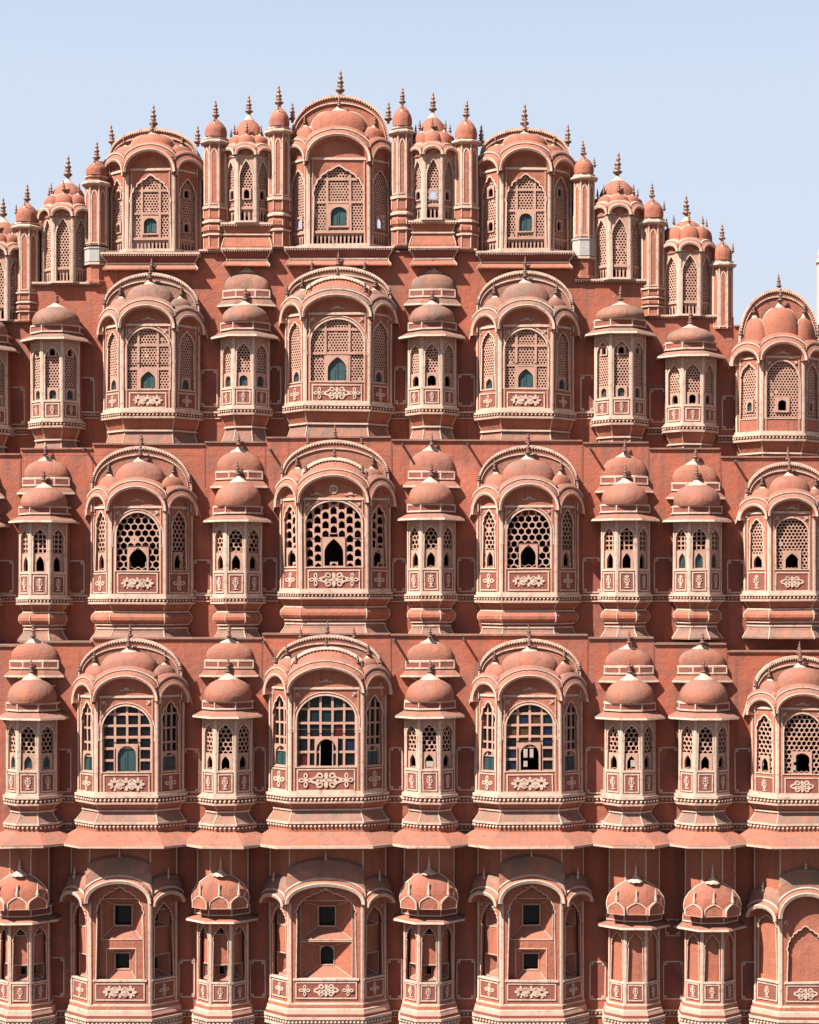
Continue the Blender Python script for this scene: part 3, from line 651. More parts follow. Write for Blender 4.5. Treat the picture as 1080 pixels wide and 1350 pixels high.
def ground_narrow(cx, W, yc, ych, yap, blind=False, label=None):
    P = Part('loggia_turret', cx, YG, yc, label); z = P.z; f = W * .414; pl = plan(W, f, D); fs = faces3(W, f); B = P.body
    zt = z(1119.5); zc = z(ych)
    for i, (fr, hh) in enumerate(fs):
        hole = arch(hh - 3.6, 29, zc - 26, zc - 7, 'cusp', 18, 5, 1.1)
        holed(B, fr, rect(-hh, hh, 0, zt), [hole], -2.5, 0, 'plaster')
        ring(B, fr, arch(hh - 2.6, 29, zc - 26, zc - 5.8, 'cusp', 18, 5, 1.1), hole, -.3, .9, 'cream')
        for sx in (-1, 1): bar(B, fr, min(sx * (hh - .2), sx * (hh - 1.9)), max(sx * (hh - .2), sx * (hh - 1.9)), 0, zc, -.3, 1.2, 'cream')
        q = P.sub('inner_wall')
        if blind: holed(q, fr, rect(-hh + 1, hh - 1, 2, zc), [], -4.5, -3.5, 'plaster')
        else: inner(P, q, fr, hh - 2.8, 2, zc + 2, [(-hh + 4, hh - 4, 31, 50, 9, 4.2, 6, 'sq'), (-hh + 7, hh - 7, zc - 17, zc - 9, 5, 3, 3, 'sq')], n=-7)
        bar(B, fr, -hh + 1, hh - 1, 26.6, 29, -2.5, 1.8, 'cream')
        dado(P, fr, hh - 3.4, 4, 25.6, 'vase', hh)
    for sx in (-1, 1):
        x = sx * W; d = W - f
        B.add([(x, d, 0), (x, D + 2, 0), (x, D + 2, zt), (x, d, zt)], [(0, 1, 2, 3)], 'plaster')
        rod(B, (x, d, 0), (x, d, zt), 1.0, 'cream', 6); rod(B, (sx * f, 0, 0), (sx * f, 0, zt), 1.0, 'cream', 6)
    B.add([(x, y, .2) for x, y in pl], [tuple(range(6))], 'plaster')
    e = P.sub('eave'); band(e, pl, [(0, zc + 8), (2, zc + 7), (14, zc + 2.6)], 'plaster'); band(e, pl, [(14, zc + 2.6), (14.6, zc), (13, zc - .6)], 'cream'); band(e, pl, [(13, zc - .6), (-1, zc + 1)], 'plaster')
    d = P.sub('dome'); z0 = zc + 8
    band(d, pl, [(3, z0), (3, z0 + 1.5), (3, z0 + 11)], 'panel_red'); band(d, pl, [(3, z0 + 10.6), (4.2, z0 + 10.8), (4.2, z0 + 12.4), (0, z0 + 12.8)], 'cream'); band(d, pl, [(3, z0 + .2), (4, z0 + .4), (4, z0 + 2), (3, z0 + 2.2)], 'cream')
    d.add([(x, y, z0 + 12.3) for x, y in offset(pl, 3)], [tuple(range(6))], 'plaster')
    for i in range(1, 5): x, y = offset(pl, 3.3)[i]; rod(d, (x, y, z0), (x, y, z0 + 12), 1.0, 'cream')
    zb = z0 + 12; zz = z(yap); H = zz - zb; R = W + 3; cy = 0
    pr = [(R * .96, zb), (R * 1.03, zb + H * .14), (R * 1.05, zb + H * .27), (R * 1.0, zb + H * .45), (R * .84, zb + H * .63), (R * .58, zb + H * .79), (R * .3, zb + H * .91), (R * .08, zb + H)]
    lathe(d, 0, cy, pr, 'plaster', 28, sy=.42); petal_cap(d, 0, cy - 3, W * .72, zb + H * .3, zz + 3)
    for sx in (-1, 1):
        pts = [(sx * r * 1.0, cy - 1.5, v) for r, v in pr[:-1]]
        for a, b in zip(pts, pts[1:]): rod(d, a, b, 1.0, 'cream')
    for i, (fr, hh) in enumerate(fs):        # lotus lobes round the foot of the dome
        ar = [(u, v) for u, v in arch(hh - .4, zb, zb + H * .14, zb + H * .36, 'point', 8)]
        sx = (0, -1, 1)[i]; fr = frame(0, -12.5, 1, 0) if i == 0 else frame(sx * 24, -9, .8, sx * .6); o_ = 3.5; plate(d, fr, ar, -4, o_, 'plaster'); ring(d, fr, ar, arch(hh - 2, zb + .3, zb + H * .14, zb + H * .32, 'point', 8), o_ - 2, o_ + 1, 'cream')
        x, y, _ = fr(0, 0, o_ - 1); lathe(d, x, y, [(2.2, zb + H * .36), (2.6, zb + H * .4), (1.3, zb + H * .5), (1.1, zb + H * .62), (.2, zb + H * .72)], 'cream', 8)
    P.finial(0, cy - 4, zz + 2, 18, .95, 'cream')
    pedestal(P, pl, 0)
    return P.done(palace)

# ---- crown of the facade
def minaret(cx, yb, ysh, yev, ydb, yap, yfin, R, block=None, back=None, label=None):
    P = Part('minaret', cx, Y1, yb, label); z = P.z; cy = R + 4; ph = math.pi / 8; B = P.body; k = 1 / math.cos(ph)
    def oct_(prof, m, mb=B): lathe(mb, 0, cy, [((p[0]) * k,) + tuple(p[1:]) for p in prof], m, 8, False, phase=ph)
    zs, ze = z(ysh), z(yev)
    # shaft
    oct_([(R, zs), (R, ze - 3)], 'plaster')
    for i in range(8):
        a = ph + i * math.pi / 4; x, y = R * k * math.cos(a), cy + R * k * math.sin(a); rod(B, (x, y, zs), (x, y, ze - 3), 1.15, 'cream', 5)
        a = i * math.pi / 4; 
        if math.sin(a) < .4:
            fr = frame(R * math.cos(a), cy + R * math.sin(a), -math.sin(a), math.cos(a)); hh = R * .414
            ar = arch(hh - 1.1, zs + 2, ze - 18, ze - 7, 'point', 6); ring(B, fr, ar, arch(hh - 2.6, zs + 3.5, ze - 18, ze - 10, 'point', 6), -.2, .7, 'cream')
    # base
    b = P.sub('pedestal'); H = zs
    if block:
        oct_([(R + 1, 0), (R + 1, 3), (R - 1, 4), (R - 1, z(block[1]) - 3)], 'plaster', b); oct_([(R + 2, z(block[1]) - 4), (R + 2, z(block[1]) - 1)], 'cream', b)
        oct_([(R + 2, z(block[1])), (R + 2, z(block[0]) - 2), (R + 3, z(block[0]) - 2), (R + 3, z(block[0]))], 'pale_stone', b)
    elif H > 6:
        oct_([(R + 2, 0), (R + 2, 2, 'plaster'), (R, 3), (R, H * .30), (R + 2.4, H * .32, 'cream'), (R + 2.4, H * .36, 'cream'), (R - 1, H * .38), (R + 1.8, H * .44), (R + 1.8, H * .52), (R - .6, H * .60), (R + 2.4, H * .62, 'cream'), (R + 2.4, H * .66, 'cream'), (R, H * .69), (R + .6, H * .74), (R + .6, H * .93), (R + 2.6, H * .94, 'cream'), (R + 2.6, H, 'cream'), (R, H + .2)], 'plaster', b)
        for i in range(8):
            a = ph + i * math.pi / 4
            for r, a0, a1 in ((R + .3, .02, .3), (R + 1.9, .43, .53), (R + .8, .74, .93)):
                rod(b, (r * k * math.cos(a), cy + r * k * math.sin(a), H * a0), (r * k * math.cos(a), cy + r * k * math.sin(a), H * a1), .9, 'cream')
    # eave, drum, dome
    e = P.sub('eave'); oct_([(R, ze - 3), (R + 1.4, ze - 2.5), (R + 5.2, ze - 1), (R + 5.4, ze + .8), (R + 1, ze + 3.4), (R, ze + 3.4)], 'cream', e)
    zb = z(ydb); zt = z(yap); d = P.sub('dome'); Rd = R
    oct_([(R * .98, ze + 3), (R * .98, zb - 3)], 'plaster', d); oct_([(R * .98, zb - 3), (R + 1.4, zb - 2.6), (R + 1.4, zb - .6), (R * .9, zb)], 'cream', d)
    Hh = zt - zb
    lathe(d, 0, cy, [(Rd * .93, zb), (Rd * 1.02, zb + Hh * .18), (Rd * 1.02, zb + Hh * .36), (Rd * .9, zb + Hh * .56), (Rd * .66, zb + Hh * .75), (Rd * .36, zb + Hh * .89), (Rd * .08, zb + Hh)], 'plaster', 20)
    # lobe in front of the dome
    fr = frame(0, cy - Rd, 1, 0)
    bulb(d, fr, Rd * .78, 6, -3, zb, zb + Hh * .3, zb + Hh * .72, 'plaster', n=12)
    for sx in (-1, 1):
        a = -math.pi / 2 + sx * math.pi / 4; fq = frame(Rd * math.cos(a), cy + Rd * math.sin(a), -math.sin(a), math.cos(a)); bulb(d, fq, Rd * .45, 4, -3, zb, zb + Hh * .22, zb + Hh * .5, 'plaster', n=8)
    P.finial(0, cy, zt - 1, yap - yfin, 1.05); P.finial(0, 4, zb + Hh * .72, 9, 1)
    if back: P.finial(back * (R + 2), cy + 6, zb + Hh * .45, 15, 1)
    return P.done(palace)

def pavilion(cx, W, yb, ywt, ylip, ysp, ypet, Rd, yap, yfin, bal=18, nic=(), plinth=None, label=None):
    P = Part('pavilion', cx, Y1, yb, label); z = P.z; f = W * .414; pl = plan(W, f, D + 4); fs = faces3(W, f); B = P.body
    zsp = z(ysp); zl = z(ylip); h = zl - zsp
    for i, (fr, hh) in enumerate(fs):
        o = dict(half=hh - 4, wb=2.5, wt=z(ywt), lat='fine', kind='point', top=zsp + h, bal=bal, wall='lattice', niches=[(0, 3.6, z(n[1]), z(n[0]), n[2], 'round', 2.4) for n in nic])
        window(P, fr, hh, o)
        for sx in (-1, 1): bar(B, fr, min(sx * (hh - .2), sx * (hh - 2)), max(sx * (hh - .2), sx * (hh - 2)), 0, zsp, -.3, 1.3, 'cream')
        bar(B, fr, -hh, hh, z(ywt) + 5, z(ywt) + 6.6, -.2, 1.2, 'cream')
        r = P.sub('arched_roof')
        hood(r, fr, hh, hh + 1.5, zsp, h, [(-4, .3, 'plaster'), (-2.6, 7, 'cream'), (0, 8, 'cream'), (1, 7.4, 'plaster'), (4.5, 3.6, 'cream'), (6, 3.8, 'cream'), (7, 2, 'plaster'), (9, .5, 'plaster'), (9, -8, 'plaster')], 'plaster', 14)
        zp = z(ypet); bulb(r, fr, hh - .3, 9, -7, zsp, zl + (zp - zl) * .42, zp, 'plaster', n=14, edge='cream')
        x, y, _ = fr(0, 0, -5); P.finial(x, y, zp, 17 if i == 0 else 14, 1)
    for sx in (-1, 1):
        x = sx * W; d = W - f
        B.add([(x, d, 0), (x, D + 4, 0), (x, D + 4, zl), (x, d, zl)], [(0, 1, 2, 3)], 'plaster')
        rod(B, (x, d, 0), (x, d, zsp), 1.2, 'cream', 6); rod(B, (sx * f, 0, 0), (sx * f, 0, zsp), 1.3, 'cream', 6)
        fr = frame(x, d + 11, 0, sx * 1.0); r = P.sub('arched_roof')
        hood(r, fr, 11, 12, zsp, h, [(-4, .3, 'plaster'), (-2.6, 7, 'cream'), (0, 8, 'cream'), (4.5, 3.6, 'plaster'), (7, 2, 'plaster'), (9, -8, 'plaster')], 'plaster', 12)
        zp = z(ypet); bulb(r, fr, 11, 8, -7, zsp, zl + (zp - zl) * .42, zp, 'plaster', n=10)
        q, y, _ = fr(0, 0, -6); P.finial(q, y, zp, 13, 1)
    B.add([(x, y, zl - 1) for x, y in pl], [tuple(range(6))], 'plaster'); B.add([(x, y, .2) for x, y in pl], [tuple(range(6))], 'interior')
    band(B, pl, [(0, 2.4), (1.8, 2.4), (1.8, 0)], 'cream')
    d = P.sub('dome'); zb = zl; zt = z(yap); H = zt - zb; cy = W * .95
    lathe(d, 0, cy, [(Rd * 1.0, zb - 4), (Rd * 1.06, zb + H * .3), (Rd * 1.0, zb + H * .5), (Rd * .84, zb + H * .68), (Rd * .6, zb + H * .82), (Rd * .33, zb + H * .92), (Rd * .1, zb + H)], 'plaster', 28)
    lathe(d, 0, cy, [(Rd * .46, zt - H * .14), (Rd * .3, zt - H * .05), (Rd * .16, zt + 1), (Rd * .05, zt + 5)], 'cream', 14)
    P.finial(0, cy, zt + 2, yap - yfin, 1.05)
    if plinth:
        p = P.sub('plinth'); q = [(-plinth[0], D), (-plinth[0], 3), (plinth[0], 3), (plinth[0], D)]; hh = yb - plinth[1]
        band(p, q, [(-4, 0), (1.5, 0), (1.5, -2.4), (-1, -3)], 'cream'); beads(p, q, 1, -4, 3.2, 1.0, 'cream'); band(p, q, [(-1, -3), (-5, hh * .4)], 'plaster', 'cream')
        band(p, q, [(-5, hh * .4), (-2, hh * .42), (-2, hh * .47), (-5, hh * .5)], 'cream'); band(p, q, [(-5, hh * .5), (-3, hh * .6), (0, hh * .9), (0, hh)], 'plaster', 'cream')
    return P.done(palace)

# ------------------------------------------------------------------ place the bays
T = 'teal_wood'
def fine(half, wb, wt, nic, mv=(), mu=None, kind='round'):
    return dict(half=half, wb=wb, wt=wt, lat='fine', kind=kind, scallop=kind == 'round', mu=(-half * .45, half * .45) if mu is None else mu, mv=mv, niches=nic)
BAYS = []
# storey 4 (first above the long awning): leaded squares
g = (15.2, 15.2, 3.0)
gl = [10, 1, 1.4, 2, .6]
SQS = dict(lat='sq', kind='cusp', lobes=3, amp=1.6, sq=(10.2, 19, 2.6), glass=[10, .6, .6, .6, .6])
def s4(half, wb, wt, nic): return dict(half=half, wb=wb, wt=wt, kind='cusp', lobes=3, amp=1.6, ws=wt + 28, niches=nic, lat='sq', sq=(10.2, 19, 2.6), glass=[12, .3, .2, .6, .2])
BAYS.append(wide('bay_window', 167, Y4, 70, 40, 1048, 919, 891, 856, 842, 69, dict(half=32, wb=1018, wt=931, ws=962, lat='sq', kind='round', scallop=1, sq=(16, 15.2, 3), glass=[10, 0, 0, .6, 0], niches=[(0, 12, 1017, 984, T)]), s4(13.5, 1018, 926, [(0, 10.5, 1017, 994, T)]), 4, (1021, 1046, 'triple', 'cross'), label='bay window with square panes and a closed green shutter at its middle'))
BAYS.append(wide('bay_window', 430, Y4, 77, 48, 1047, 908, 879, 852, 837, 72, dict(half=39, wb=1011, wt=917, ws=950, lat='sq', kind='round', scallop=1, sq=(15.6, 19, 3), glass=[12, .8, .8, 2, .3], niches=[(0, 13, 1010, 975, None)]), s4(14.5, 1011, 918, [(0, 10.5, 1010, 985, T)]), 4, (1014, 1043, 'medallion', 'cross'), crest='arch', label='broad bay window with square panes and a dark open arch at its middle'))
BAYS.append(wide('bay_window', 699, Y4, 70, 40, 1048, 918, 890, 855, 842, 69, dict(half=32, wb=1017, wt=929, ws=960, lat='sq', kind='round', scallop=1, sq=(16, 15.2, 3), glass=[4, 3.4, 3.4, 2, 2], niches=[(0, 12, 1016, 982, None)]), s4(13.5, 1018, 926, [(0, 10.5, 1017, 992, T)]), 4, (1021, 1046, 'triple', 'cross'), label='bay window with bright red and blue panes'))
BAYS.append(wide('bay_window', 1058, Y4, 62, 33, 1050, 935, 914, 876, 865, 60, dict(half=24, wb=1020, wt=941, ws=965, lat='hexs', kind='round', niches=[(0, 11, 1019, 993, None)]), dict(half=13, wb=1020, wt=944, lat='hexs', kind='cusp', lobes=3, niches=[(0, 5, 1019, 1000, None, 'point')]), 4, (1025, 1048, 'single', 'vase'), label='bay window with small honeycomb screens, at the right end of its storey'))
for i, (cx, lat) in enumerate(((37, 'hex'), (297.5, 'hex'), (566.5, 'hex'), (832.5, 'hex'), (930.5, 'hex'))):
    e = cx > 800
    narrow('oriel', cx, Y4, 32.5, 1050 if e or i < 2 else 1048, 949 if not i or e else 947, 889, 4, 'hexs', 31, 19, T if i == 0 else None, up=(894 if i < 3 else 901, 842 if i < 3 else 850), label='slim oriel with green shutters, left end of the leaded window storey' if i == 0 else None)
# storey 3: honeycomb
sx3 = lambda half, wb, wt, lat='hexs': dict(half=half, wb=wb, wt=wt, lat=lat, kind='cusp', lobes=3, niches=[(0, 5.5, wb - 1, wb - 22, None, 'point')])
BAYS.append(wide('bay_window', 181.7, Y3, 66.7, 36, 787, 669, 642, 603, 586, 67, dict(half=28, wb=752, wt=676, ws=706, lat='hex', kind='round', scallop=1, niches=[(0, 11.5, 751, 722, None, 'point')]), sx3(11.5, 752, 674), 3, (755, 782, 'triple', 'cross'), label='bay window with honeycomb screens and a dark pointed opening'))
BAYS.append(wide('bay_window', 440, Y3, 72.5, 44, 780, 658, 627, 602, 578, 72, dict(half=37, wb=747, wt=661, ws=692, lat='tile', kind='round', scallop=1, niches=[(0, 12.5, 746, 710, None, 'point')]), dict(half=12.5, wb=747, wt=666, lat='tile', kind='cusp', lobes=3, niches=[(0, 8, 746, 724, None, 'point')]), 3, (751, 777, 'medallion', 'cross'), crest='arch', tymp='disc', label='broad bay window with brick shaped screen holes and a round emblem above'))
BAYS.append(wide('bay_window', 697, Y3, 67, 36.5, 785, 668, 639, 600, 585, 67, dict(half=28.5, wb=749, wt=672, ws=702, lat='hex', kind='round', scallop=1, niches=[(0, 10, 748, 718, None, 'point')]), sx3(11.5, 749, 672), 3, (753, 779, 'triple', 'cross')))
BAYS.append(wide('bay_window', 1044, Y3, 58, 29.5, 783, 676, 657, 622, 607, 57, dict(half=21, wb=750, wt=683, ws=703, lat='mid', kind='round', niches=[(0, 8.5, 749, 729, None, 'point', 3.6)]), dict(half=11, wb=750, wt=684, lat='mid', kind='cusp', lobes=3, niches=[(0, 6.5, 749, 732, None, 'point')]), 3, (754, 780, 'single', 'vase'), label='bay window with small diamond holes, at the right end of the honeycomb storey'))
for cx, W, yc, ych, yap, u, lat, fl in ((-41, 31, 789, 694, 641, (655, 606), 'sqs', None), (52.5, 31, 788, 689, 634, (650, 598), 'sqs', None), (311, 31.5, 787, 688, 626, (641, 585), 'hexs', None), (568.5, 31, 783, 686, 627, (641, 585), 'hexs', None), (826.5, 31.5, 784, 687, 631, (648, 594), 'sqs', None), (922, 31.5, 784, 688, 631, (656, 602), 'sqs', None)):
    narrow('oriel', cx, Y3, W, yc, ych, yap, 3, lat, 31, 21, T if cx == 922 else None, up=u, label='slim oriel with square screen holes and a blue green shutter' if cx == 922 else None)
# storey 2: fine tracery
def s2(half, wb, wt, n=8.5): return fine(half, wb, wt, [(0, n * .66, wb - 1, wb - 15, T, 'point')], (), (), 'cusp')
BAYS.append(wide('bay_window', 195, Y2, 63, 34, 542, 429, 404, 368, 355, 64, fine(28, 513, 433, [(0, 9.5, 512, 489, T, 'point')], (486, 455)), s2(12, 513, 436), 2, (517, 538, 'triple', 'cross')))
BAYS.append(wide('bay_window', 444.7, Y2, 70, 42.5, 533, 414, 390, 362, 347, 70, fine(35, 503, 421, [(0, 12.5, 502, 470, T, 'point')], (465, 434)), s2(13.5, 503, 423), 2, (507, 530, 'medallion', 'cross'), crest='arch'))
BAYS.append(wide('bay_window', 693.5, Y2, 64, 34.5, 542, 430, 404, 366, 352, 65, fine(28.5, 512, 434, [(0, 10, 511, 486, T, 'point')], (481, 455)), s2(12, 512, 436), 2, (517, 538, 'triple', 'cross')))
BAYS.append(wide('bay_window', 1032, Y2, 56, 27.5, 572, 471, 452, 398, 376, 53, dict(half=22, wb=551, wt=476, lat='fine', kind='round', niches=[(0, 5.5, 541, 527, None, 'round', 4)]), dict(half=13, wb=551, wt=478, lat='fine', kind='cusp', niches=[(0, 3.6, 541, 529, T)]), 2, None, sm='plaster', bare=False, fin=1.0, side_top=.74, label='bay window under a lone arched roof that rises against the sky'))
for cx, W, yc, ych, yap, u, tw in ((-26, 31, 562, 461, 412, None, 1), (69, 31.5, 554, 449, 396, None, 1), (321, 31.5, 537, 445, 393, (399, 346), 0), (569.5, 31, 537, 445, 393, (398, 346), 0), (819.5, 33, 551, 441, 393, None, 1), (913.5, 33, 560, 471, 424, None, 1)):
    narrow('oriel', cx, Y2, W, yc, ych, yap, 2, 'fine' if not tw else 'fine', 24, 15, T if cx in (321, 69, 819.5) else None, up=u, sm='weathered', tower=bool(tw), nk='round')
# ground storey
GR = [(-28, 28, 1240, 1187, 13, 13, 15, 'sq'), (-20, 20, 1294, 1253, 9, 11.5, 12, 'sq')]
GRL = [(-26, 27, 1240, 1187, 13, 13, 15, 'sq'), (-19, 19, 1294, 1253, 9, 11, 12, 'sq')]
GRC = [(-34, 33, 1241, 1190, 15, 12.5, 14.5, 'sq'), (-34, 33, 1291, 1244, 15, 10, 13.5, 'round')]
ground_wide(158, 70, 40, 1324, 1295, 1186, 1159, GRL, 'triple')
ground_wide(430, 77, 48, 1322, 1293, 1187, 1163, GRC, 'medallion', label='middle loggia bay with two splayed recesses')
ground_wide(701, 70, 40, 1324, 1295, 1186, 1159, GR, 'triple')
ground_wide(1062, 62, 33, 1326, 1297, 1206, 1176, GR, 'single', True, label='loggia bay with a blind scalloped arch, at the right end')
for cx, bl, ych, yap in ((27, False, 1217, 1148), (291, False, 1216, 1147), (565.5, False, 1216, 1145), (838, True, 1224, 1156), (939, True, 1226, 1158)):
    ground_narrow(cx, 33, 1324, ych, yap, bl)
# crown
c1 = lambda half, wb, wt, nic, mv: dict(half=half, wb=wb, wt=wt, lat='fine', kind='cusp', lobes=6, amp=1.8, ws=wt + (wb - wt) * .38, mu=(-half * .45, half * .45), mv=mv, niches=nic)
sd = lambda half, wb, wt, nic: dict(half=half, wb=wb, wt=wt, lat='fine', kind='cusp', lobes=4, amp=1.1, niches=nic)
wide('bay_window', 446.5, Y1, 69, 40, 325, 210, 179, 138, 118, 66, c1(33.5, 323, 219, [(0, 10.5, 297, 272, T, 'round', 3.4)], (266, 236)), sd(14, 323, 222, [(0, 4.6, 298, 285, None)]), None, crest='dome', bal=17, sm='plaster', tymp=None, bare=True, label='broadest crowning bay window, under the tallest arched roof')
wide('bay_window', 198.5, Y1, 62, 31, 332, 224, 199, 170, 162, 59, c1(26.5, 330, 231, [(0, 8.5, 307, 287, T, 'round', 3)], (281, 251)), sd(13, 330, 234, [(0, 4, 303, 292, None), (0, 4, 258, 248, None)]), None, bal=15, sm='plaster', tymp=None, bare=True)
wide('bay_window', 693, Y1, 62, 31.5, 331, 223, 198, 170, 162, 60, c1(26.5, 329, 230, [(0, 8.5, 304, 281, T, 'round', 3)], (277, 250)), sd(13, 329, 230, [(0, 4, 301, 289, None), (0, 4, 256, 245, None)]), None, bal=15, sm='plaster', tymp=None, bare=True)
pavilion(325, 30, 293, 211, 194, 205, 174, 19.5, 147, 117, 16, [(249, 261, None)], (33, 327), label='pavilion on a plinth, left of the tallest arched roof')
pavilion(570.5, 29, 290, 210, 194, 205, 169, 20, 145, 115, 16, [(251, 262, None)], (31, 325), label='pavilion on a plinth, right of the tallest arched roof')
pavilion(83, 31, 373, 288, 274, 286, 252, 23, 232, 200, 16)
pavilion(-3, 30, 423, 340, 326, 338, 305, 23, 285, 255, 16)
pavilion(817, 33, 368, 288, 271, 284, 254, 24, 229, 193, 15)
pavilion(909.5, 33, 416, 337, 321, 333, 294, 25, 283, 253, 15)
minaret(282, 328, 271, 185, 178, 152, 125, 14.5); minaret(366.5, 325, 258, 172, 165, 136, 105, 13.5)
minaret(530, 323, 257, 172, 164, 134, 107, 13); minaret(615, 328, 270, 185, 181, 151, 123, 14.5)
minaret(124, 372, 322, 240, 229, 208, 180, 14, block=(325, 344), back=1, label='minaret standing on a whitewashed block, left of the crown'); minaret(31.5, 423, 384, 298, 291, 263, 236, 14.5, back=-1)
minaret(771, 366, 312, 233, 227, 202, 179, 13, block=(313, 336), back=1, label='minaret standing on a whitewashed block, right of the crown'); minaret(862, 416, 378, 292, 286, 258, 234, 14.5, back=1)
minaret(954.5, 434, 432, 348, 342, 315, 290, 13, back=1)

# ------------------------------------------------------------------ walls, corridors, ledges (metres)
def wx(px, Y): return (px - PX0) * Y / F
def wz(py, Y): return EYE - (py - PY0) * Y / F
def world_frame(Y): return lambda u, v, n: (u, Y - n, v)
def openings(prefix, Y):
    return [o for o in palace.children if o.name.split('.')[0] in prefix and abs(o.location.y - Y) < .01]
dims = {}
def storey(name, Y, tops, ybot, bays, y_joint=True, roomd=1.9, back_holes=(), ceil=None, m='wall_plaster'):
    """bays: (cx, half px, y top px, y bottom px) openings behind the bays. tops: (x0, x1, y) px at the wall plane"""
    Yw = Y + D * Y / F; fr = world_frame(Yw); mb = MB()
    out = [(wx(tops[0][0], Yw), wz(ybot, Yw)), (wx(tops[-1][1], Yw), wz(ybot, Yw))]
    for a, b, y in reversed(tops): out += [(wx(b, Yw), wz(y, Yw)), (wx(a, Yw), wz(y, Yw))]
    holes = []
    for cx, h, yt, yb in bays:
        x0, x1 = wx(cx - h, Y), wx(cx + h, Y)
        x0 = max(x0, out[0][0] + .1); x1 = min(x1, out[1][0] - .1)
        if x1 - x0 > .1: holes.append(rect(x0, x1, wz(yb, Y), wz(yt, Y)))
    holed(mb, fr, out, holes, -.18, 0, m, back=True)
    # ledge coping and vertical joints
    for a, b, y in tops:
        bar(mb, fr, wx(a, Yw) + .004, wx(b, Yw) - .004, wz(y, Yw) + .003, wz(y, Yw) + .03, -.3, .035, 'weathered')
        if y_joint: bar(mb, fr, wx(b, Yw) - .012, wx(b, Yw) + .012, wz(y + 55, Yw), wz(y, Yw), -.02, .006, 'panel_red')
    o = mb.build(name, palace)
    # room behind
    r = MB(); Yb = Yw + roomd; fb = world_frame(Yb); hi = ceil if ceil is not None else max(y for _, _, y in tops); x0, x1 = out[0][0], out[1][0]
    hz = wz(hi, Yw) - .06; lz = wz(ybot, Yw)
    bh = [rect(wx(a, Yb), wx(b, Yb), wz(d, Yb), wz(c, Yb)) for a, b, c, d in back_holes]
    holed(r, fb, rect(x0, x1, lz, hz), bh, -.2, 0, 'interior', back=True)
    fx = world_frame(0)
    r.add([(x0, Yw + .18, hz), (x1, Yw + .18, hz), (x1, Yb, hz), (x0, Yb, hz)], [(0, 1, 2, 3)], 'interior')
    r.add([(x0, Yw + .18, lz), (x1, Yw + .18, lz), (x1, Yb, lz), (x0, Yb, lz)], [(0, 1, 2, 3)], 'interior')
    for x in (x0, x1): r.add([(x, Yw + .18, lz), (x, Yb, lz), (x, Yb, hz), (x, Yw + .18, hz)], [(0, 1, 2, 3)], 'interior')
    r.build('inner_room', palace)
    return Yw
X0, X1 = -75, 1128
nar = lambda cxs, W, yt, yb: [(c, W - 5, yt, yb) for c in cxs]
storey('storey_wall', YG, [(X0, X1, 1100)], 1500, [], False, ceil=1120)
storey('storey_wall', Y4, [(X0, 27, 853), (27, 122, 848), (122, 345, 843), (345, 515, 837), (515, 775, 838), (775, 862, 842), (862, 958, 850), (958, X1, 860)], 1102,
       [(167, 62, 930, 1044), (430, 69, 918, 1043), (699, 62, 930, 1044), (1058, 55, 945, 1046)] + nar((37, 297.5, 566.5, 832.5, 930.5), 32.5, 955, 1046),
       back_holes=[(690, 696, 987, 1000), (698.5, 704, 987, 1000), (690, 696, 1003, 1012), (561, 571, 1003, 1012), (832, 843, 1002, 1012), (1046, 1052, 996, 1006), (1046, 1052, 1009, 1017)], ceil=862)
storey('storey_wall', Y3, [(X0, 27, 600), (27, 122, 593), (122, 270, 587), (270, 350, 584), (350, 516, 578), (516, 768, 582), (768, 855, 585), (855, 950, 593), (950, X1, 604)], 885,
       [(181.7, 58, 680, 783), (440, 64, 668, 776), (697, 58, 678, 780), (1044, 50, 684, 779)] + nar((-41, 52.5, 311, 568.5, 826.5, 922), 31, 694, 780), ceil=606)
storey('storey_wall', Y2, [(X0, 40, 424), (40, 131, 375), (131, 762, 333), (762, 855, 373), (855, 968, 419), (968, X1, 431)], 640,
       [(195, 54, 440, 538), (444.7, 61, 426, 529), (693.5, 55, 440, 538), (1032, 47, 480, 566)] + nar((-26,), 31, 470, 556) + nar((69, 819.5), 32, 455, 546) + nar((321, 569.5), 31, 452, 532) + nar((913.5,), 32, 480, 556), ceil=433, y_joint=False)
# crown screen wall
Yc = storey('storey_wall', Y1, [(X0, 32, 330), (32, 124, 280), (124, 282, 215), (282, 366, 200), (366, 530, 190), (530, 615, 200), (615, 771, 215), (771, 862, 278), (862, 955, 326)], 460,
       [(446.5, 60, 214, 322), (198.5, 52, 228, 329), (693, 52, 228, 328), (325, 24, 210, 290), (570.5, 23, 210, 287), (83, 25, 288, 370), (-3, 24, 340, 420), (817, 27, 288, 365), (909.5, 27, 337, 413)],
       False, 1.0, ceil=332)
mb = MB()   # room roofs stepping up behind the crown
for a, b, y0, y1 in ((124, 282, 332, 217), (282, 366, 332, 203), (366, 530, 332, 193), (530, 615, 332, 203), (615, 771, 332, 217), (32, 124, 380, 282), (771, 862, 380, 280)):
    pass
fr = world_frame(Yc)
def xb(px): return wx(px, Yc)
bh = {(366, 530): [(387, 401, 282, 302), (493, 508, 282, 302)], (530, 615): [(564, 580, 246, 266)]}
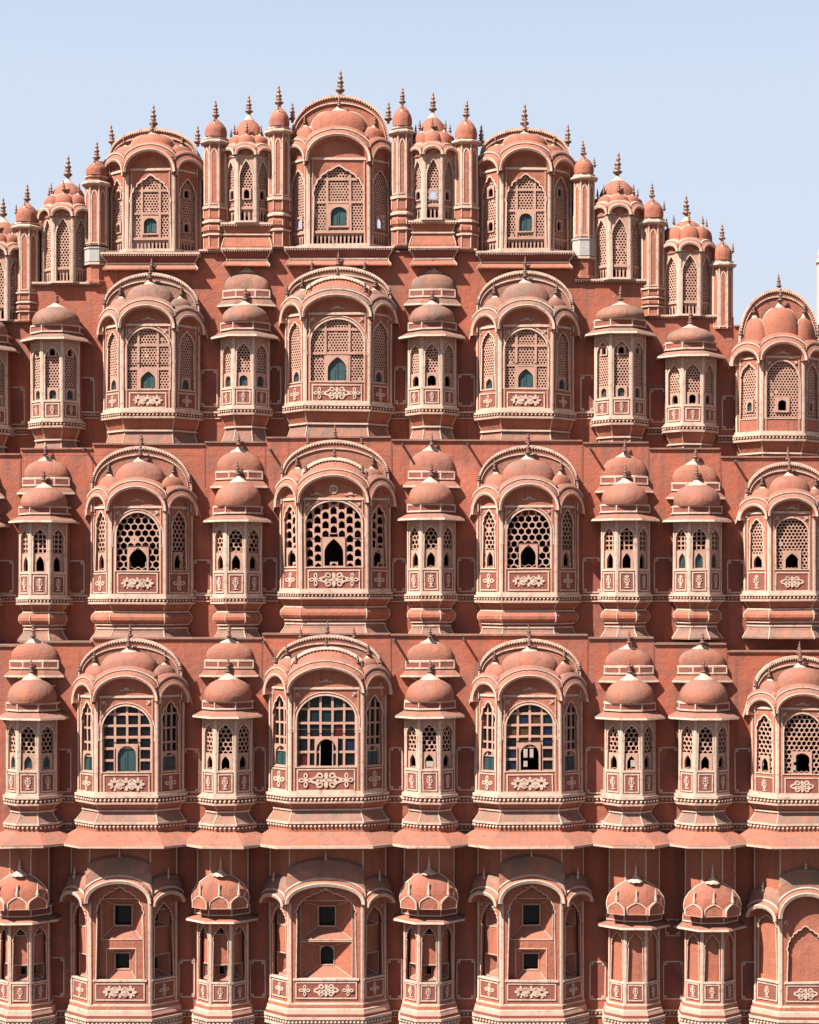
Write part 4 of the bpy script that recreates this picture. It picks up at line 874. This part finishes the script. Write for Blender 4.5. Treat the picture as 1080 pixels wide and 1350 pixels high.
for a, b, y in ((124, 282, 217), (282, 366, 203), (366, 530, 193), (530, 615, 203), (615, 771, 217)):
    Yb = Yc + 1.3; fb = world_frame(Yb); k = Yb / Yc
    holes = [rect(wx(p, Yb), wx(q, Yb), wz(t, Yb), wz(s_, Yb)) for p, q, s_, t in bh.get((a, b), [])]
    holed(mb, fb, rect(xb(a), xb(b), wz(335, Yc), wz(y, Yc)), holes, -.12, 0, 'interior', back=True)
    mb.add([(xb(a), Yc + .18, wz(y, Yc)), (xb(b), Yc + .18, wz(y, Yc)), (xb(b), Yb, wz(y, Yc)), (xb(a), Yb, wz(y, Yc))], [(0, 1, 2, 3)], 'plaster')
for a, b, y in ((X0, 32, 332), (32, 124, 282), (771, 862, 280), (862, 955, 328)):
    Yb = Yc + 1.3
    mb.add([(xb(a), Yb, wz(430, Yc)), (xb(b), Yb, wz(430, Yc)), (xb(b), Yb, wz(y, Yc)), (xb(a), Yb, wz(y, Yc))], [(0, 1, 2, 3)], 'interior')
    mb.add([(xb(a), Yc + .18, wz(y, Yc)), (xb(b), Yc + .18, wz(y, Yc)), (xb(b), Yb, wz(y, Yc)), (xb(a), Yb, wz(y, Yc))], [(0, 1, 2, 3)], 'plaster')
mb.build('crown_back_wall', palace)

# terraces behind each ledge
def terrace(Ya, tops, Yb):
    Yw = Ya + D * Ya / F; mb = MB()
    for a, b, y in tops:
        z0 = wz(y, Yw) - .02; mb.add([(wx(a, Yw), Yw + .1, z0), (wx(b, Yw), Yw + .1, z0), (wx(b, Yw), Yb + 3, z0), (wx(a, Yw), Yb + 3, z0)], [(0, 1, 2, 3)], 'weathered')
    mb.build('terrace', palace)
terrace(Y4, [(X0, 122, 850), (122, 345, 844), (345, 775, 838.5), (775, 862, 843), (862, 958, 851), (958, X1, 861)], Y3)
terrace(Y3, [(X0, 27, 601), (27, 122, 594), (122, 350, 588), (350, 768, 583), (768, 855, 586), (855, 950, 594), (950, X1, 605)], Y2)
terrace(Y2, [(X0, 40, 425), (855, 968, 420), (968, X1, 432)], Y1)

# string courses between the bays, framed panels, spouts
def course(Y, segs, y, r=2.0, pitch=5.4):
    Yw = Y + D * Y / F; s = Yw / F
    for a, b in segs:
        mb = MB(); fr = lambda u, v, n: (u, -n, v)
        bar(mb, fr, 0, b - a, 0, 2.4, -1, 3, 'cream'); bar(mb, fr, 0, b - a, -7.4, -6, -1, 2, 'cream')
        n = max(1, round((b - a) / pitch))
        for i in range(n): bead(mb, ((i + .5) * (b - a) / n, -1.6, -3), r, 'cream', 1.1)
        mb.build('string_course', palace, s, (wx(a, Yw), Yw, wz(y, Yw)))
course(Y4, [(4, -4)][:0] + [(67, 98), (238, 266), (329, 352), (506, 534), (599, 630), (768, 801), (864, 899), (962, 998)], 1051)
course(Y4, [(68, 96), (239, 264), (330, 350), (508, 533), (600, 629), (769, 800), (865, 898), (963, 997)], 1087)
course(Y3, [(-10, 22), (84, 116), (248, 280), (342, 368), (512, 538), (599, 631), (763, 796), (857, 891), (953, 987)], 786, 1.5, 4.6)
course(Y2, [(101, 132), (258, 290), (352, 376), (514, 539), (600, 630), (757, 787)], 545, 1.4, 4.6)
course(Y2, [(-2, 38), (852, 881)], 566, 1.4, 4.6); course(Y2, [(946, 977)], 576, 1.4, 4.6)
course(YG, [(60, 89), (229, 258), (324, 353), (507, 533), (598, 631), (771, 806), (870, 906), (972, 1000)], 1333)
def wall_panel(Y, x0, x1, y0, y1):
    Yw = Y + D * Y / F; s = Yw / F; mb = MB(); fr = lambda u, v, n: (u, -n, v); w_, h = x1 - x0, y1 - y0; c = 3.6
    o = [(c, 0), (w_ - c, 0), (w_ - c, c), (w_, c), (w_, h - c), (w_ - c, h - c), (w_ - c, h), (c, h), (c, h - c), (0, h - c), (0, c), (c, c)]
    t = 1.7
    i = [(c + t, t), (w_ - c - t, t), (w_ - c - t, c + t), (w_ - t, c + t), (w_ - t, h - c - t), (w_ - c - t, h - c - t), (w_ - c - t, h - t), (c + t, h - t), (c + t, h - c - t), (t, h - c - t), (t, c + t), (c + t, c + t)]
    ring(mb, fr, o, i, -.3, 1.0, 'cream'); plate(mb, fr, i, -.3, .25, 'panel_red')
    for u in (1.8, w_ - 1.8):
        for v in (1.8, h - 1.8): ring(mb, fr, ell(u, v, 1.9, 1.9, 0, 8), ell(u, v, .9, .9, 0, 8), -.3, 1.3, 'cream')
    mb.build('wall_panel', palace, s, (wx(x0, Yw), Yw, wz(y1, Yw)))
for Y, lst in ((Y2, [(8, 33, 510, 560), (102, 125, 497, 548), (264, 287, 487, 537), (353, 371, 483, 533), (520, 537, 483, 533), (603, 626, 493, 536), (765, 784, 494, 543), (856, 879, 512, 557), (952, 973, 522, 567)]),
               (Y3, [(-12, 18, 738, 783), (88, 112, 738, 783), (254, 279, 738, 783), (345, 365, 735, 781), (517, 536, 735, 781), (603, 627, 735, 781), (768, 793, 735, 782), (862, 888, 735, 782), (958, 982, 738, 782)]),
               (Y4, [(70, 94, 987, 1045), (241, 263, 987, 1045), (334, 351, 985, 1043), (513, 531, 985, 1042), (602, 627, 985, 1042), (772, 797, 985, 1046), (868, 895, 985, 1046), (968, 992, 986, 1046)]),
               (YG, [(62, 85, 1262, 1314), (235, 257, 1265, 1315), (329, 350, 1265, 1315), (510, 530, 1264, 1317), (602, 627, 1264, 1317), (777, 799, 1267, 1318), (874, 902, 1267, 1318), (977, 1000, 1267, 1318), (877, 897, 1211, 1234)])):
    for q in lst: wall_panel(Y, *q)
for Y, px, py in ((Y3, 114, 592), (Y3, 357, 592), (Y3, 531, 586), (Y3, 616, 584), (Y3, 778, 590), (Y3, 969, 608), (Y4, 348, 845), (Y4, 520, 842), (Y4, 611, 841)):
    Yw = Y + D * Y / F; mb = MB(); rod(mb, (0, .1, 0), (0, -.28, -.03), .022, 'iron', 8); mb.build('waterspout', palace, 1, (wx(px, Yw), Yw, wz(py, Yw)))

# the long awning above the ground storey: one sloping roof per bay
for cx, W, f in ((37, 32.5, 13.5), (167, 70, 40), (297.5, 32.5, 13.5), (430, 77, 48), (566.5, 32.5, 13.5), (699, 70, 40), (832.5, 32.5, 13.5), (930.5, 32.5, 13.5), (1058, 62, 33)):
    mb = MB(); pl = plan(W, f, D + 2); o = 36 if W > 40 else 33
    band(mb, pl, [(1, 0), (2.5, -.6), (o, -15)], 'plaster'); band(mb, pl, [(o, -15), (o + .6, -15.2), (o + .4, -18), (o - 1.5, -18.2)], 'cream'); band(mb, pl, [(o - 1.5, -18.2), (-2, -13)], 'plaster')
    mb.v = [(x, y, z + (random.uniform(-.5, .5) if y < -o * .5 else 0)) for x, y, z in mb.v]
    mb.build('awning', palace, Y4 / F, (wx(cx, Y4), Y4, wz(1096, Y4)))
for a, b in ((55, 100), (232, 267), (325, 356), (503, 537), (596, 632), (765, 803), (860, 900), (958, 1000), (-70, 8), (1118, 1128)):   # flat stretches of awning between the bays
    Yw = Y4 + D * Y4 / F; s = Yw / F; mb = MB(); w_ = b - a
    v = [(0, 0, 0), (w_, 0, 0), (w_, -13, -12), (0, -13, -12), (w_, -13, -15), (0, -13, -15), (w_, 0, -13), (0, 0, -13)]
    mb.add(v, [(0, 1, 2, 3)], 'plaster'); mb.add(v, [(3, 2, 4, 5)], 'cream'); mb.add(v, [(5, 4, 6, 7)], 'plaster')
    mb.build('awning', palace, s, (wx(a, Yw), Yw, wz(1097, Yw)))

# moulded corbels under the crowning bays, edge strips of the lower ledges
def corbel(cx, hw, y0, h, name='corbel'):
    mb = MB(); q = [(-hw, 14), (-hw, 0), (hw, 0), (hw, 14)]
    band(mb, q, [(-3, 3), (3, 3), (3, .6), (1, 0)], 'cream'); beads(mb, q, 2, -1, 3.2, 1.1, 'cream'); band(mb, q, [(1, 0), (.5, -3), (-5, -h * .55)], 'panel_red', 'cream')
    band(mb, q, [(-6, -h * .55), (-3.4, -h * .55), (-3.4, -h * .66), (-6, -h * .66)], 'cream'); band(mb, q, [(-5, -h * .66), (0, -h), (0, -h - 1.5), (-4, -h - 2)], 'plaster', 'cream')
    mb.add([(x, y, 3) for x, y in offset(q, 3)], [(0, 1, 2, 3)], 'plaster')
    s = Y2 / F; mb.build(name, palace, s, (wx(cx, Y2 + .36), Y2 + .36, wz(y0, Y2 + .36)))
corbel(446.5, 70, 328, 20); corbel(198.5, 63, 336, 18); corbel(693, 63, 334, 18); corbel(572, 31, 328, 20); corbel(325, 31, 330, 19)
for x0, x1, y in ((263, 294, 333), (356, 376, 328), (518, 540, 327), (604, 629, 332), (40, 133, 376), (-70, 40, 425), (758, 856, 372), (855, 950, 419)):
    mb = MB(); fr = lambda u, v, n: (u, -n, v); w_ = x1 - x0
    bar(mb, fr, 0, w_, 1.2, 3.4, -30, 5, 'cream'); bar(mb, fr, 0, w_, -1.6, 1.2, -6, 2.6, 'panel_red')
    for i in range(int(w_ / 3.2)): bead(mb, (1.6 + i * 3.2, -3.6, 0), 1.1, 'cream')
    Yq = Y2 + D * Y2 / F; mb.build('ledge_moulding', palace, Yq / F, (wx(x0, Yq), Yq, wz(y, Yq)))

# what stands behind at the right edge of the photo
mb = MB(); Yq = 46.0
t = Part('tower', 1091, Yq, 470)
lathe(t.body, 0, 0, [(14, 0), (14, 122), (16, 123), (16, 127), (12, 130)], 'far_stone', 8, False, phase=math.pi / 8)
d = t.sub('dome'); lathe(d, 0, 0, [(12, 130), (13, 136), (10, 145), (4, 151), (.6, 156)], 'far_stone', 16)
lathe(t.sub('finial'), 0, 0, [(r * 18, 154 + q * 18) for r, q in FIN], 'brass', 8)
to = t.done(None); to['label'] = 'pale stone tower cut off by the right edge, standing behind the palace'; to['category'] = 'tower'
b_ = MB(); lathe(b_, 0, 0, [(20, -465), (20, -330), (14, -330), (14, 0)], 'far_stone', 8, False, phase=math.pi / 8); b_.build('shaft', to, Yq / F)

# ------------------------------------------------------------------ ground and street
mb = MB(); mb.add([(-3000, -3000, 0), (3000, -3000, 0), (3000, 3000, 0), (-3000, 3000, 0)], [(0, 1, 2, 3)], 'ground')
o = mb.build('ground'); o['kind'] = 'structure'
mb = MB(); mb.add([(-300, 4, .004), (300, 4, .004), (300, 24, .004), (-300, 24, .004)], [(0, 1, 2, 3)], 'asphalt')
o = mb.build('road'); o['kind'] = 'structure'
mb = MB(); mb.add([(-300, 24, 0), (300, 24, 0), (300, 24, .14), (-300, 24, .14), (300, 31, .14), (-300, 31, .14)], [(0, 1, 2, 3), (3, 2, 4, 5)], 'paving')
o = mb.build('pavement'); o['kind'] = 'structure'
